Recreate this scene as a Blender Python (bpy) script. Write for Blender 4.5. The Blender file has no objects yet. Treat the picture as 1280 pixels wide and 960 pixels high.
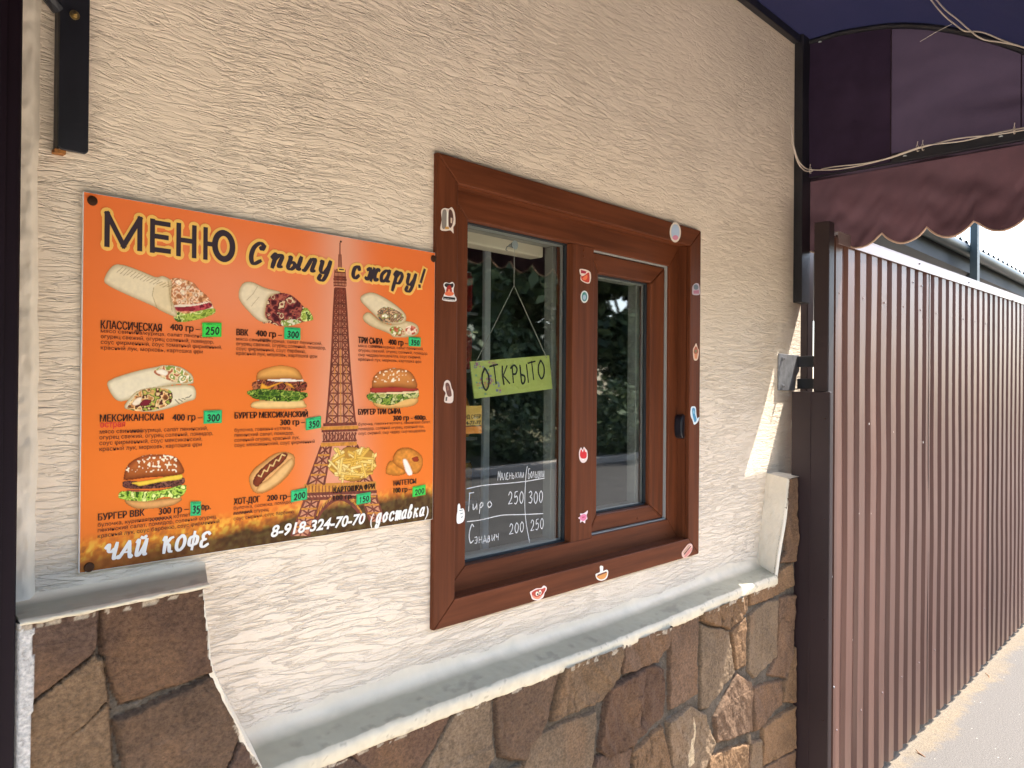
import bpy, bmesh, math, random
import numpy as np
from mathutils import Vector, Matrix
random.seed(7); rng = np.random.default_rng(7)
R = math.radians
C = bpy.context.scene.collection
scn = bpy.context.scene

# ------------------------------------------------------------------ camera, sky, sun, exposure
H = 1.535                     # eye height above the pavement
CAM = Vector((0, -1.22, H)); PHI = R(43.0267); PIT = R(0.3142); ROL = R(0.4783); F_PX = 984.15
fw = Vector((math.cos(PHI)*math.cos(PIT), math.sin(PHI)*math.cos(PIT), math.sin(PIT)))
rt0 = Vector((math.sin(PHI), -math.cos(PHI), 0)); up0 = rt0.cross(fw)
rt = rt0*math.cos(ROL) + up0*math.sin(ROL); up = up0*math.cos(ROL) - rt0*math.sin(ROL)
cam = bpy.data.objects.new('camera', bpy.data.cameras.new('camera')); C.objects.link(cam)
cam.matrix_world = Matrix(((rt.x, up.x, -fw.x, CAM.x), (rt.y, up.y, -fw.y, CAM.y), (rt.z, up.z, -fw.z, CAM.z), (0, 0, 0, 1)))
cam.data.sensor_width = 36; cam.data.lens = F_PX/1280*36; cam.data.clip_start = .02; cam.data.clip_end = 800
scn.camera = cam

SUN = Vector((1, -.272, 1.77)).normalized()
w = bpy.data.worlds.new('World'); scn.world = w; w.use_nodes = True
nt = w.node_tree; bg = nt.nodes['Background']; sky = nt.nodes.new('ShaderNodeTexSky')
sky.sky_type = 'NISHITA'; sky.sun_disc = False
sky.sun_elevation = math.asin(SUN.z); sky.sun_rotation = math.pi/2 - math.atan2(SUN.y, SUN.x)
sky.dust_density = 2.2; sky.ozone_density = 1.0
nt.links.new(sky.outputs[0], bg.inputs[0]); bg.inputs[1].default_value = .15
sun = bpy.data.objects.new('sun', bpy.data.lights.new('sun', 'SUN')); C.objects.link(sun)
sun.data.energy = 3.2; sun.data.angle = R(.5); sun.data.color = (1, .955, .88)
sun.rotation_euler = SUN.to_track_quat('Z', 'Y').to_euler(); sun.location = (4, -3, 8)
vs = scn.view_settings
vs.view_transform = 'Standard'; vs.look = 'None'; vs.gamma = 1; vs.use_curve_mapping = False
vs.exposure = 2.68
scn.cycles.max_bounces = 10; scn.cycles.diffuse_bounces = 5; scn.cycles.transparent_max_bounces = 16

# ------------------------------------------------------------------ helpers
def lin(c):
    if isinstance(c, str): c = [int(c[i:i+2], 16) for i in (0, 2, 4)]
    return tuple(((v/255)/12.92 if v/255 <= .04045 else ((v/255+.055)/1.055)**2.4) for v in c)
def ray(px, py): return fw + rt*((px-640)/F_PX) - up*((py-480)/F_PX)
def at(px, py, y):            # the point of the vertical plane Y = y seen at this place of the photograph
    d = ray(px, py); return CAM + d*((y-CAM.y)/d.y)
def atx(px, py, x):
    d = ray(px, py); return CAM + d*((x-CAM.x)/d.x)

MATS = {}
def mat(name, col, rough=.6, metal=0, bump=None, var=None, spec=.5, **kw):
    """bump=(scale xyz, strength, distance); var=(scale xyz, dark multiplier, light multiplier)"""
    m = bpy.data.materials.new(name); m.use_nodes = True; MATS[name] = m
    t = m.node_tree; b = t.nodes['Principled BSDF']; L = t.links.new
    b.inputs['Base Color'].default_value = (*col, 1); b.inputs['Roughness'].default_value = rough
    b.inputs['Metallic'].default_value = metal; b.inputs['Specular IOR Level'].default_value = spec
    for k, v in kw.items(): b.inputs[k.replace('_', ' ')].default_value = v
    tc = t.nodes.new('ShaderNodeTexCoord')
    def noise(sc, det=4, rough_=.6):
        mp = t.nodes.new('ShaderNodeMapping'); mp.inputs['Scale'].default_value = sc
        n = t.nodes.new('ShaderNodeTexNoise'); n.inputs['Scale'].default_value = 1; n.inputs['Detail'].default_value = det
        n.inputs['Roughness'].default_value = rough_
        L(tc.outputs['Object'], mp.inputs[0]); L(mp.outputs[0], n.inputs[0]); return n
    if var:
        n = noise(var[0]); r = t.nodes.new('ShaderNodeValToRGB')
        r.color_ramp.elements[0].position = .3; r.color_ramp.elements[1].position = .7
        r.color_ramp.elements[0].color = (*[v*var[1] for v in col], 1); r.color_ramp.elements[1].color = (*[min(1, v*var[2]) for v in col], 1)
        L(n.outputs[0], r.inputs[0]); L(r.outputs[0], b.inputs['Base Color'])
        rr = t.nodes.new('ShaderNodeMapRange'); rr.inputs[3].default_value = rough*.8; rr.inputs[4].default_value = min(1, rough*1.2)
        L(n.outputs[0], rr.inputs[0]); L(rr.outputs[0], b.inputs['Roughness'])
    if bump:
        n = noise(bump[0]); bp = t.nodes.new('ShaderNodeBump'); bp.inputs['Strength'].default_value = bump[1]; bp.inputs['Distance'].default_value = bump[2]
        L(n.outputs[0], bp.inputs['Height']); L(bp.outputs[0], b.inputs['Normal'])
    return m
def vmat(name, rough=.6, attr='Col', bump=None, var=None, spec=.5):
    m = mat(name, (.5, .5, .5), rough, bump=bump, spec=spec); t = m.node_tree; b = t.nodes['Principled BSDF']
    a = t.nodes.new('ShaderNodeVertexColor'); a.layer_name = attr
    if var:
        tc = t.nodes.new('ShaderNodeTexCoord'); mp = t.nodes.new('ShaderNodeMapping'); mp.inputs['Scale'].default_value = var[0]
        n = t.nodes.new('ShaderNodeTexNoise'); n.inputs['Scale'].default_value = 1; n.inputs['Detail'].default_value = 6; n.inputs['Roughness'].default_value = .65
        t.links.new(tc.outputs['Object'], mp.inputs[0]); t.links.new(mp.outputs[0], n.inputs[0])
        mr = t.nodes.new('ShaderNodeMapRange'); mr.inputs[1].default_value = .3; mr.inputs[2].default_value = .7; mr.inputs[3].default_value = var[1]; mr.inputs[4].default_value = var[2]
        mx = t.nodes.new('ShaderNodeVectorMath'); mx.operation = 'SCALE'
        t.links.new(n.outputs[0], mr.inputs[0]); t.links.new(a.outputs[0], mx.inputs[0]); t.links.new(mr.outputs[0], mx.inputs['Scale'])
        t.links.new(mx.outputs[0], b.inputs['Base Color'])
    else: t.links.new(a.outputs[0], b.inputs['Base Color'])
    return m

WL = {}                       # world position of every object's origin
def place(o, base, parent=None):
    WL[o.name] = Vector(base)
    if parent: o.parent = parent; o.location = Vector(base) - WL[parent.name]
    else: o.location = base
    return o
def tag(o, label=None, cat=None, group=None, kind=None):
    if label: o['label'] = label
    if cat: o['category'] = cat
    if group: o['group'] = group
    if kind: o['kind'] = kind
    return o
def thing(name, label, cat, loc, group=None):
    o = bpy.data.objects.new(name, None); C.objects.link(o); o.empty_display_size = .05
    place(o, loc); return tag(o, label, cat, group)

class MB:                     # collects shapes in world coordinates, then links them as ONE mesh object
    def __init__(s): s.v = []; s.f = []; s.mi = []; s.col = []; s.cur = 0; s.c = None
    def add(s, vs, fs):
        n = len(s.v); s.v += [tuple(v) for v in vs]; s.f += [tuple(i+n for i in f) for f in fs]; s.mi += [s.cur]*len(fs)
        s.col += [s.c or (1, 1, 1)]*len(vs); return s
    def box(s, a, b):
        x0, y0, z0 = a; x1, y1, z1 = b
        return s.add([(x0,y0,z0),(x1,y0,z0),(x1,y1,z0),(x0,y1,z0),(x0,y0,z1),(x1,y0,z1),(x1,y1,z1),(x0,y1,z1)],
              [(0,3,2,1),(4,5,6,7),(0,1,5,4),(1,2,6,5),(2,3,7,6),(3,0,4,7)])
    def prism(s, poly, y0, y1):      # polygon in XZ, extruded along Y
        n = len(poly); vs = [(x, y0, z) for x, z in poly] + [(x, y1, z) for x, z in poly]
        return s.add(vs, [tuple(range(n)), tuple(range(2*n-1, n-1, -1))] + [(i, i+n, (i+1) % n+n, (i+1) % n) for i in range(n)])
    def tube(s, pts, r, n=8, cap=True):
        pts = [Vector(p) for p in pts]; rs = r if isinstance(r, (list, tuple)) else [r]*len(pts); vs = []; fs = []
        for i, p in enumerate(pts):
            d = (pts[min(i+1, len(pts)-1)] - pts[max(i-1, 0)]).normalized()
            a = d.cross(Vector((0, 0, 1)) if abs(d.z) < .9 else Vector((1, 0, 0))).normalized(); b = d.cross(a)
            for k in range(n):
                t = 2*math.pi*k/n; vs.append(p + (a*math.cos(t) + b*math.sin(t))*rs[i])
        for i in range(len(pts)-1):
            for k in range(n): fs.append((i*n+k, i*n+(k+1) % n, (i+1)*n+(k+1) % n, (i+1)*n+k))
        if cap: fs += [tuple(range(n-1, -1, -1)), tuple(range((len(pts)-1)*n, len(pts)*n))]
        return s.add(vs, fs)
    def lathe(s, base, prof, n=20, axis='z'):
        vs = []; fs = []
        for r, h in prof:
            for k in range(n):
                t = 2*math.pi*k/n; q = (r*math.cos(t), r*math.sin(t), h)
                if axis == 'y': q = (q[0], -h, q[1])
                vs.append(Vector(base) + Vector(q))
        for i in range(len(prof)-1):
            for k in range(n): fs.append((i*n+k, i*n+(k+1) % n, (i+1)*n+(k+1) % n, (i+1)*n+k))
        fs += [tuple(range(n-1, -1, -1)), tuple(range((len(prof)-1)*n, len(prof)*n))]
        return s.add(vs, fs)
    def build(s, name, mats, parent=None, base=None, smooth=False, bevel=0, seg=2, angle=35):
        if not isinstance(mats, (list, tuple)): mats = [mats]
        va = np.array(s.v, dtype=float)
        if base is None: base = ((va[:,0].min()+va[:,0].max())/2, (va[:,1].min()+va[:,1].max())/2, va[:,2].min())
        va = va - np.array(base)
        me = bpy.data.meshes.new(name); me.from_pydata(va.tolist(), [], s.f); me.update()
        for m in mats: me.materials.append(MATS[m] if isinstance(m, str) else m)
        if len(mats) > 1: me.polygons.foreach_set('material_index', s.mi)
        if any(c != (1, 1, 1) for c in s.col):
            a = me.color_attributes.new('Col', 'FLOAT_COLOR', 'POINT'); a.data.foreach_set('color', np.array([(*c, 1) for c in s.col]).ravel())
        if smooth:
            me.polygons.foreach_set('use_smooth', [True]*len(me.polygons))
            if smooth != 'all': me.set_sharp_from_angle(angle=R(angle))
        o = bpy.data.objects.new(name, me); C.objects.link(o); place(o, base, parent)
        if bevel:
            b = o.modifiers.new('bevel', 'BEVEL'); b.width = bevel; b.segments = seg; b.limit_method = 'ANGLE'; b.angle_limit = R(40)
        return o

def grid_mesh(name, P, colr, m, parent=None, mask=None, smooth=True, base=None):
    """P: (nz, nx, 3) world points; colr (nz, nx, 3) linear; mask keeps faces whose four corners are set"""
    nz, nx = P.shape[:2]; idx = np.arange(nz*nx).reshape(nz, nx)
    f = np.stack([idx[:-1,:-1], idx[:-1,1:], idx[1:,1:], idx[1:,:-1]], -1).reshape(-1, 4)
    if mask is not None:
        k = (mask[:-1,:-1].astype(int)+mask[:-1,1:]+mask[1:,1:]+mask[1:,:-1]).ravel() >= 3; f = f[k]
    used = np.unique(f); remap = np.zeros(nz*nx, int); remap[used] = np.arange(len(used)); f = remap[f]
    v = P.reshape(-1, 3)[used]
    if base is None: base = ((v[:,0].min()+v[:,0].max())/2, (v[:,1].min()+v[:,1].max())/2, v[:,2].min())
    v = v - np.array(base); me = bpy.data.meshes.new(name)
    me.vertices.add(len(v)); me.vertices.foreach_set('co', v.ravel())
    me.loops.add(f.size); me.loops.foreach_set('vertex_index', f.ravel().astype(np.int32))
    me.polygons.add(len(f)); me.polygons.foreach_set('loop_start', np.arange(0, f.size, 4, dtype=np.int32))
    me.update(calc_edges=True); me.validate()
    me.polygons.foreach_set('use_smooth', [smooth]*len(me.polygons))
    if colr is not None:
        a = me.color_attributes.new('Col', 'FLOAT_COLOR', 'POINT')
        cc = np.ones((len(v), 4)); cc[:, :3] = colr.reshape(-1, 3)[used]; a.data.foreach_set('color', cc.ravel())
    me.materials.append(MATS[m]); o = bpy.data.objects.new(name, me); C.objects.link(o); return place(o, base, parent)

def vnoise(x, y, seed=0):
    xi = np.floor(x).astype(np.int64); yi = np.floor(y).astype(np.int64); fx = x-xi; fy = y-yi
    fx = fx*fx*(3-2*fx); fy = fy*fy*(3-2*fy)
    def h(a, b):
        n = (a*374761393 + b*668265263 + seed*1442695041) & 0xffffffff; n = ((n ^ (n >> 13))*1274126177) & 0xffffffff
        return ((n ^ (n >> 16)) & 0xffff)/65535.
    return (h(xi, yi)*(1-fx)+h(xi+1, yi)*fx)*(1-fy) + (h(xi, yi+1)*(1-fx)+h(xi+1, yi+1)*fx)*fy
def fbm(x, y, seed=0, octv=4, g=.5):
    s = 0; a = 1; t = 0
    for i in range(octv): s = s + a*vnoise(x*2**i, y*2**i, seed+i*17); t += a; a *= g
    return s/t
def inpoly(px, py, poly):
    ins = np.zeros(px.shape, bool); n = len(poly)
    for i in range(n):
        x0, y0 = poly[i]; x1, y1 = poly[(i+1) % n]
        c = ((y0 > py) != (y1 > py)) & (px < (x1-x0)*(py-y0)/((y1-y0) or 1e-9)+x0); ins ^= c
    return ins
def dpoly(px, py, poly, closed=True):
    d = np.full(px.shape, 1e9); n = len(poly)
    for i in range(n if closed else n-1):
        x0, y0 = poly[i]; x1, y1 = poly[(i+1) % n]; ex, ey = x1-x0, y1-y0
        t = np.clip(((px-x0)*ex+(py-y0)*ey)/(ex*ex+ey*ey+1e-12), 0, 1)
        d = np.minimum(d, np.hypot(px-x0-t*ex, py-y0-t*ey))
    return d
def catmull(pts, n=6, closed=False):
    if len(pts) < 3: return list(pts)
    P = [np.array(p, float) for p in pts]; out = []; m = len(P)
    for i in range(m if closed else m-1):
        p0, p1, p2, p3 = (P[(i-1) % m] if closed or i > 0 else 2*P[0]-P[1]), P[i], P[(i+1) % m], (P[(i+2) % m] if closed or i+2 < m else 2*P[-1]-P[-2])
        for k in range(n):
            t = k/n; out.append(tuple(.5*((2*p1)+(-p0+p2)*t+(2*p0-5*p1+4*p2-p3)*t*t+(-p0+3*p1-3*p2+p3)*t**3)))
    if not closed: out.append(tuple(P[-1]))
    return out

# ------------------------------------------------------------------ materials
def stucco_mat():
    m = mat('stucco', lin('e4d2b6'), .82, spec=.25); t = m.node_tree; b = t.nodes['Principled BSDF']; L = t.links.new; N = t.nodes.new
    tc = N('ShaderNodeTexCoord')
    def nz(sc, det, ro, dist=0, src=None):
        mp = N('ShaderNodeMapping'); mp.inputs['Scale'].default_value = sc; n = N('ShaderNodeTexNoise'); n.inputs['Scale'].default_value = 1
        n.inputs['Detail'].default_value = det; n.inputs['Roughness'].default_value = ro; n.inputs['Distortion'].default_value = dist
        L(src or tc.outputs['Object'], mp.inputs[0]); L(mp.outputs[0], n.inputs[0]); return n
    def math_(op, a, b_=None, v=None):
        n = N('ShaderNodeMath'); n.operation = op
        for i, q in enumerate((a, b_)):
            if q is None: continue
            if hasattr(q, 'links'): L(q, n.inputs[i])
            else: n.inputs[i].default_value = q
        return n.outputs[0]
    # gentle warp so that the combed creases wander
    wv = nz((3.2, 3.2, 5), 2, .5); wsub = N('ShaderNodeVectorMath'); wsub.operation = 'SUBTRACT'; wsub.inputs[1].default_value = (.5, .5, .5); L(wv.outputs[1], wsub.inputs[0])
    wsc = N('ShaderNodeVectorMath'); wsc.operation = 'MULTIPLY'; wsc.inputs[1].default_value = (.05, 0, .05); L(wsub.outputs[0], wsc.inputs[0])
    wadd = N('ShaderNodeVectorMath'); wadd.operation = 'ADD'; L(tc.outputs['Object'], wadd.inputs[0]); L(wsc.outputs[0], wadd.inputs[1])
    def crease(sc, det, width, off=.5):
        n = nz(sc, det, .5, .25, wadd.outputs[0]); a = math_('ABSOLUTE', math_('SUBTRACT', n.outputs[0], off))
        mr = N('ShaderNodeMapRange'); mr.interpolation_type = 'SMOOTHSTEP'; mr.inputs[2].default_value = width; L(a, mr.inputs[0]); return mr.outputs[0]
    c1 = crease((8, 5, 72), 4, .036); c2 = crease((13, 5, 125), 3, .045, .47); c3 = crease((16, 5, 58), 3.5, .036, .53)
    mk = nz((2.3, 2, 3.1), 2, .5); mk2 = N('ShaderNodeMapRange'); mk2.inputs[1].default_value = .42; mk2.inputs[2].default_value = .58; L(mk.outputs[0], mk2.inputs[0])
    c2m = math_('ADD', math_('MULTIPLY', c2, mk2.outputs[0]), math_('SUBTRACT', 1, mk2.outputs[0]))
    und = nz((12, 5, 62), 3.5, .6, 0, wadd.outputs[0])
    pz = nz((1.7, 2, 2.3), 3, .55); pm = N('ShaderNodeMapRange'); pm.inputs[1].default_value = .36; pm.inputs[2].default_value = .62; pm.inputs[3].default_value = .25; pm.inputs[4].default_value = 1.15; L(pz.outputs[0], pm.inputs[0])
    h = math_('ADD', math_('MULTIPLY', c1, math_('MULTIPLY', pm.outputs[0], .85)), math_('MULTIPLY', c2m, .5)); h = math_('ADD', h, math_('MULTIPLY', c3, .35)); h = math_('ADD', h, math_('MULTIPLY', und.outputs[0], 1.15))
    fine = nz((160, 160, 260), 3, .6); h = math_('ADD', h, math_('MULTIPLY', fine.outputs[0], .22))
    bp = N('ShaderNodeBump'); bp.inputs['Strength'].default_value = .76; bp.inputs['Distance'].default_value = .0036; L(h, bp.inputs['Height']); L(bp.outputs[0], b.inputs['Normal'])
    # creases slightly darker; slow tone drift over the paint
    tone = nz((1.1, 1, 1.6), 4, .6); r = N('ShaderNodeValToRGB'); r.color_ramp.elements[0].position = .3; r.color_ramp.elements[1].position = .72
    r.color_ramp.elements[0].color = (*lin('ead8c1'), 1); r.color_ramp.elements[1].color = (*lin('efdfca'), 1); L(tone.outputs[0], r.inputs[0])
    g = math_('MULTIPLY', c1, c2m); mr = N('ShaderNodeMapRange'); mr.inputs[3].default_value = .97; mr.inputs[4].default_value = 1; L(g, mr.inputs[0])
    sc_ = N('ShaderNodeVectorMath'); sc_.operation = 'SCALE'; L(r.outputs[0], sc_.inputs[0]); L(mr.outputs[0], sc_.inputs['Scale']); st = nz((5, 5, 1.5), 5, .65); sr = N('ShaderNodeMapRange'); sr.inputs[1].default_value = .60; sr.inputs[2].default_value = .74; sr.inputs[3].default_value = 0; sr.inputs[4].default_value = .28; L(st.outputs[0], sr.inputs[0])
    mx = N('ShaderNodeMix'); mx.data_type = 'RGBA'; mx.inputs[7].default_value = (*lin('c3ac90'), 1); L(sr.outputs[0], mx.inputs[0]); L(sc_.outputs[0], mx.inputs[6]); L(mx.outputs[2], b.inputs['Base Color'])
stucco_mat()
def laminate(name, vertical):
    s = (60, 60, 3.2) if vertical else (3.2, 60, 60)
    mat(name, lin('63351f'), .48, bump=((s[0]*4, s[1]*4, s[2]*4), .12, .0006), var=(s, .7, 1.25), spec=.14)
laminate('laminate_upright', True); laminate('laminate_level', False)
vmat('ledge_paint', .55, bump=((45, 45, 45), .35, .002), var=((9, 9, 9), .9, 1.05))
vmat('stone', .85, bump=((210, 210, 210), 1.0, .004), var=((150, 150, 190), .62, 1.5), spec=.18)
vmat('print', .42, spec=.15); vmat('crown_leaf', .5); vmat('sticker_ink', .4)
mat('white_plaster', lin('ded8cc'), .8, bump=((50, 50, 30), .7, .004), var=((14, 14, 9), .8, 1.05))
mat('black_steel', (.012, .012, .016), .4, bump=((200, 200, 200), .15, .001), var=((20, 20, 8), .8, 1.5))
mat('brown_steel', lin('241214'), .5, bump=((60, 60, 9), .12, .001), var=((6, 6, 3), .8, 1.15))
mat('dark_door_steel', lin('150a12'), .55, spec=.15, var=((8, 8, 2), .7, 1.3))
mat('fence_paint', lin('5c3d32'), .42, bump=((90, 90, 20), .12, .0008), var=((7, 7, 1.6), .78, 1.12), spec=.5)
mat('fence_cap', lin('8b7975'), .35, .3, var=((3, 3, 14), .85, 1.1))
mat('bare_steel', lin('8d8d90'), .5, .25, bump=((90, 90, 90), .3, .001), var=((26, 26, 26), .55, 1.25))
mat('zinc', lin('b9a06a'), .35, .9, var=((90, 90, 90), .6, 1.2)); mat('rust', lin('9a6530'), .9, var=((120, 120, 120), .5, 1.4))
mat('dark_screw', lin('4a3020'), .4, .6, bump=((300, 300, 300), .3, .0005)); mat('paint_chip', lin('d8cfc4'), .6)
mat('white_cable', lin('cfc3b4'), .5, var=((30, 30, 30), .8, 1.05)); mat('thread', lin('bbb5aa'), .8)
mat('white_frame', lin('8f8d84'), .4, var=((9, 9, 9), .93, 1.03)); mat('cream_box', lin('ded0b8'), .5, var=((5, 5, 12), .94, 1.03)); mat('rubber', lin('22262a'), .6); mat('grey_gasket', lin('9a9a96'), .5)
mat('black_plastic', (.01, .011, .016), .32, bump=((300, 300, 300), .1, .0005)); mat('sign_card', lin('ccd672'), .55, var=((14, 14, 14), .93, 1.05)); mat('ink', (.008, .008, .012), .5)
mat('chalk', lin('d8dbdc'), .8, var=((90, 90, 90), .75, 1.1)); mat('suction', lin('b9c0c0'), .15, var=((80, 80, 80), .8, 1.1))
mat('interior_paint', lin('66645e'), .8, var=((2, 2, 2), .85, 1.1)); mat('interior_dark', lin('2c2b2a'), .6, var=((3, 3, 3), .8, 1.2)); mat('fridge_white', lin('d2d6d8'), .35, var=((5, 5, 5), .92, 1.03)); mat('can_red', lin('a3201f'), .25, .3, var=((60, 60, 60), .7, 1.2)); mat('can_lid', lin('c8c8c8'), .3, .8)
mat('bottle_orange', lin('d98420'), .18, var=((40, 40, 40), .7, 1.2)); mat('can_gold', lin('b9822c'), .25, .4, var=((60, 60, 60), .7, 1.2)); mat('card_yellow', lin('e3b65a'), .5, var=((30, 30, 30), .93, 1.04)); mat('card_orange', lin('e08a2c'), .5)
mat('text_dark', lin('2a1512'), .45); mat('text_small', lin('40170c'), .45); mat('text_title', lin('33262f'), .45); mat('text_halo', lin('f0bd5e'), .45); mat('text_white', lin('efece6'), .45); mat('text_red', lin('d8382c'), .45)
mat('tower_mid', lin('c98a68'), .45, var=((200, 200, 120), .7, 1.3)); mat('tower_dark', lin('6e2f1e'), .45, var=((160, 160, 90), .6, 1.6)); mat('tower_gold', lin('c9852c'), .45, var=((160, 160, 90), .7, 1.3))
mat('green_sticker', lin('2fc878'), .45, var=((50, 50, 50), .95, 1.05)); mat('lime_sticker', lin('3fd84e'), .45, var=((50, 50, 50), .95, 1.05)); mat('panel_edge', lin('e8e4de'), .5)
mat('shed_green', lin('24302f'), .5, var=((1, 1, 6), .75, 1.25)); mat('shed_dark', lin('1e2326'), .7, var=((1, 1, 1), .8, 1.2))
mat('bark', lin('5a4636'), .9, bump=((12, 12, 3), .8, .02), var=((9, 9, 2), .6, 1.3))
mat('twig', lin('6b4a30'), .9); mat('pebble', lin('9a9086'), .9); mat('seam_dirt', lin('8a8780'), .9)

def fabric(name, col, tr):
    m = mat(name, col, .75, bump=((420, 420, 420), .5, .0012), var=((9, 9, 9), .74, 1.22), spec=.12); t = m.node_tree; b = t.nodes['Principled BSDF']; L = t.links.new
    tb = t.nodes.new('ShaderNodeBsdfTranslucent'); tb.inputs[0].default_value = (*tr, 1); ad = t.nodes.new('ShaderNodeAddShader')
    out = t.nodes['Material Output']; L(b.outputs[0], ad.inputs[0]); L(tb.outputs[0], ad.inputs[1]); L(ad.outputs[0], out.inputs[0])
fabric('awning_roof_cloth', lin('221c2b'), (.0016, .0018, .0045)); fabric('awning_cloth', lin('2e2228'), (.0085, .0058, .0085)); fabric('awning_shade_cloth', lin('34283a'), (.030, .023, .036)); fabric('valance_cloth', lin('42282a'), (.0105, .0058, .0062)); mat('valance_trim', lin('c3a58f'), .7)

def glass_mat(name, tint, k):
    m = bpy.data.materials.new(name); m.use_nodes = True; MATS[name] = m; t = m.node_tree; t.nodes.clear(); N = t.nodes.new; L = t.links.new
    out = N('ShaderNodeOutputMaterial'); mix = N('ShaderNodeMixShader'); tr = N('ShaderNodeBsdfTransparent'); gl = N('ShaderNodeBsdfGlossy'); fr = N('ShaderNodeLayerWeight')
    tr.inputs[0].default_value = (*tint, 1); gl.inputs['Roughness'].default_value = .022; gl.inputs[0].default_value = (.95, .98, 1, 1); fr.inputs[0].default_value = .5
    pw = N('ShaderNodeMath'); pw.operation = 'POWER'; pw.inputs[1].default_value = 4; L(fr.outputs['Facing'], pw.inputs[0])
    mu = N('ShaderNodeMath'); mu.operation = 'MULTIPLY_ADD'; mu.inputs[1].default_value = .85; mu.inputs[2].default_value = k; mu.use_clamp = True
    L(pw.outputs[0], mu.inputs[0]); L(mu.outputs[0], mix.inputs[0]); L(tr.outputs[0], mix.inputs[1]); L(gl.outputs[0], mix.inputs[2]); L(mix.outputs[0], out.inputs[0])
    tc = N('ShaderNodeTexCoord'); n = N('ShaderNodeTexNoise'); n.inputs['Scale'].default_value = 2.2; L(tc.outputs['Object'], n.inputs[0])
    bp = N('ShaderNodeBump'); bp.inputs['Strength'].default_value = .02; bp.inputs['Distance'].default_value = .02; L(n.outputs[0], bp.inputs['Height']); L(bp.outputs[0], gl.inputs['Normal'])
glass_mat('glass', (.80, .85, .84), .15)

def ground_mat(name, a, b_, sc, bs):
    m = mat(name, a, .9, spec=.2); t = m.node_tree; b = t.nodes['Principled BSDF']; L = t.links.new; N = t.nodes.new; tc = N('ShaderNodeTexCoord')
    n1 = N('ShaderNodeTexNoise'); n1.inputs['Scale'].default_value = sc; n1.inputs['Detail'].default_value = 7; n1.inputs['Roughness'].default_value = .7
    n2 = N('ShaderNodeTexNoise'); n2.inputs['Scale'].default_value = 210; n2.inputs['Detail'].default_value = 3
    n3 = N('ShaderNodeTexVoronoi'); n3.inputs['Scale'].default_value = 150
    for n in (n1, n2, n3): L(tc.outputs['Object'], n.inputs[0])
    r = N('ShaderNodeValToRGB'); r.color_ramp.elements[0].position = .3; r.color_ramp.elements[1].position = .7; r.color_ramp.elements[0].color = (*a, 1); r.color_ramp.elements[1].color = (*b_, 1); L(n1.outputs[0], r.inputs[0])
    mr = N('ShaderNodeMapRange'); mr.inputs[1].default_value = .35; mr.inputs[2].default_value = .65; mr.inputs[3].default_value = .42; mr.inputs[4].default_value = 1.3; L(n2.outputs[0], mr.inputs[0])
    s = N('ShaderNodeVectorMath'); s.operation = 'SCALE'; L(r.outputs[0], s.inputs[0]); L(mr.outputs[0], s.inputs['Scale']); L(s.outputs[0], b.inputs['Base Color'])
    ad = N('ShaderNodeMath'); ad.operation = 'ADD'; L(n2.outputs[0], ad.inputs[0]); L(n3.outputs[0], ad.inputs[1])
    bp = N('ShaderNodeBump'); bp.inputs['Strength'].default_value = bs; bp.inputs['Distance'].default_value = .006; L(ad.outputs[0], bp.inputs['Height']); L(bp.outputs[0], b.inputs['Normal'])
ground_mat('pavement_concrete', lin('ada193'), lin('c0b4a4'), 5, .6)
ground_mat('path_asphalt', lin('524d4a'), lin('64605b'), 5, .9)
ground_mat('road_asphalt', lin('44413e'), lin('58544f'), 3, .6)
ground_mat('soil', lin('56603a'), lin('8a7c58'), 2, .6)
ground_mat('sand', lin('6b5d4c'), lin('7e6f5b'), 9, .9)

# ------------------------------------------------------------------ the setting
def sheet(name, x0, x1, y0, y1, z, m):
    o = MB().add([(x0,y0,z),(x1,y0,z),(x1,y1,z),(x0,y1,z)], [(0,1,2,3)]).build(name, m); return tag(o, kind='structure')
sheet('ground', -150, 250, -200, 200, -.16, 'soil')
o = MB().box((-60, -3.4, -.3), (90, 60, 0)).build('pavement', 'pavement_concrete', bevel=.015); tag(o, kind='structure')  # out of view before the kiosk; made pale to bounce light onto the wall
sheet('road', -60, 120, -9.2, -3.4, -.13, 'road_asphalt')
o = MB().box((-60, -9.5, -.3), (120, -9.2, .0)).build('kerb', 'pavement_concrete', bevel=.015); tag(o, kind='structure')
sheet('path', 2.72, 60, -2.6, .6, .004, 'path_asphalt')  # darker than the slab, keeps the sunlit stretch from washing out
# blown sand along the foot of the fence, thinning out over the asphalt
vmat('sand_dust', .9, bump=((220, 220, 220), .8, .004), var=((170, 170, 170), .5, 1.3), spec=.15)
gx, gy = np.meshgrid(np.linspace(2.725, 13, 1500), np.r_[np.linspace(-.62, -.17, 64), .5]); e_ = -.225-.07*(fbm(gx*3.2, gy*3, 4, 3)-.5)-.10*(fbm(gx*15, gy*15, 5, 4)-.5)
t_ = np.clip((gy-e_)/.05+.5+1.1*(fbm(gx*60, gy*60, 6, 2)-.5), 0, 1)[..., None]*(.55+.45*fbm(gx*6, gy*8, 8))[..., None]
cc = np.array(lin('57534f'))*(1-t_)+np.array(lin('695d4c'))*t_; tag(grid_mesh('sand_strip', np.stack([gx, gy, .008+.004*t_[..., 0]*fbm(gx*40, gy*40, 7)], -1), cc, 'sand_dust'), kind='structure')


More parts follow.
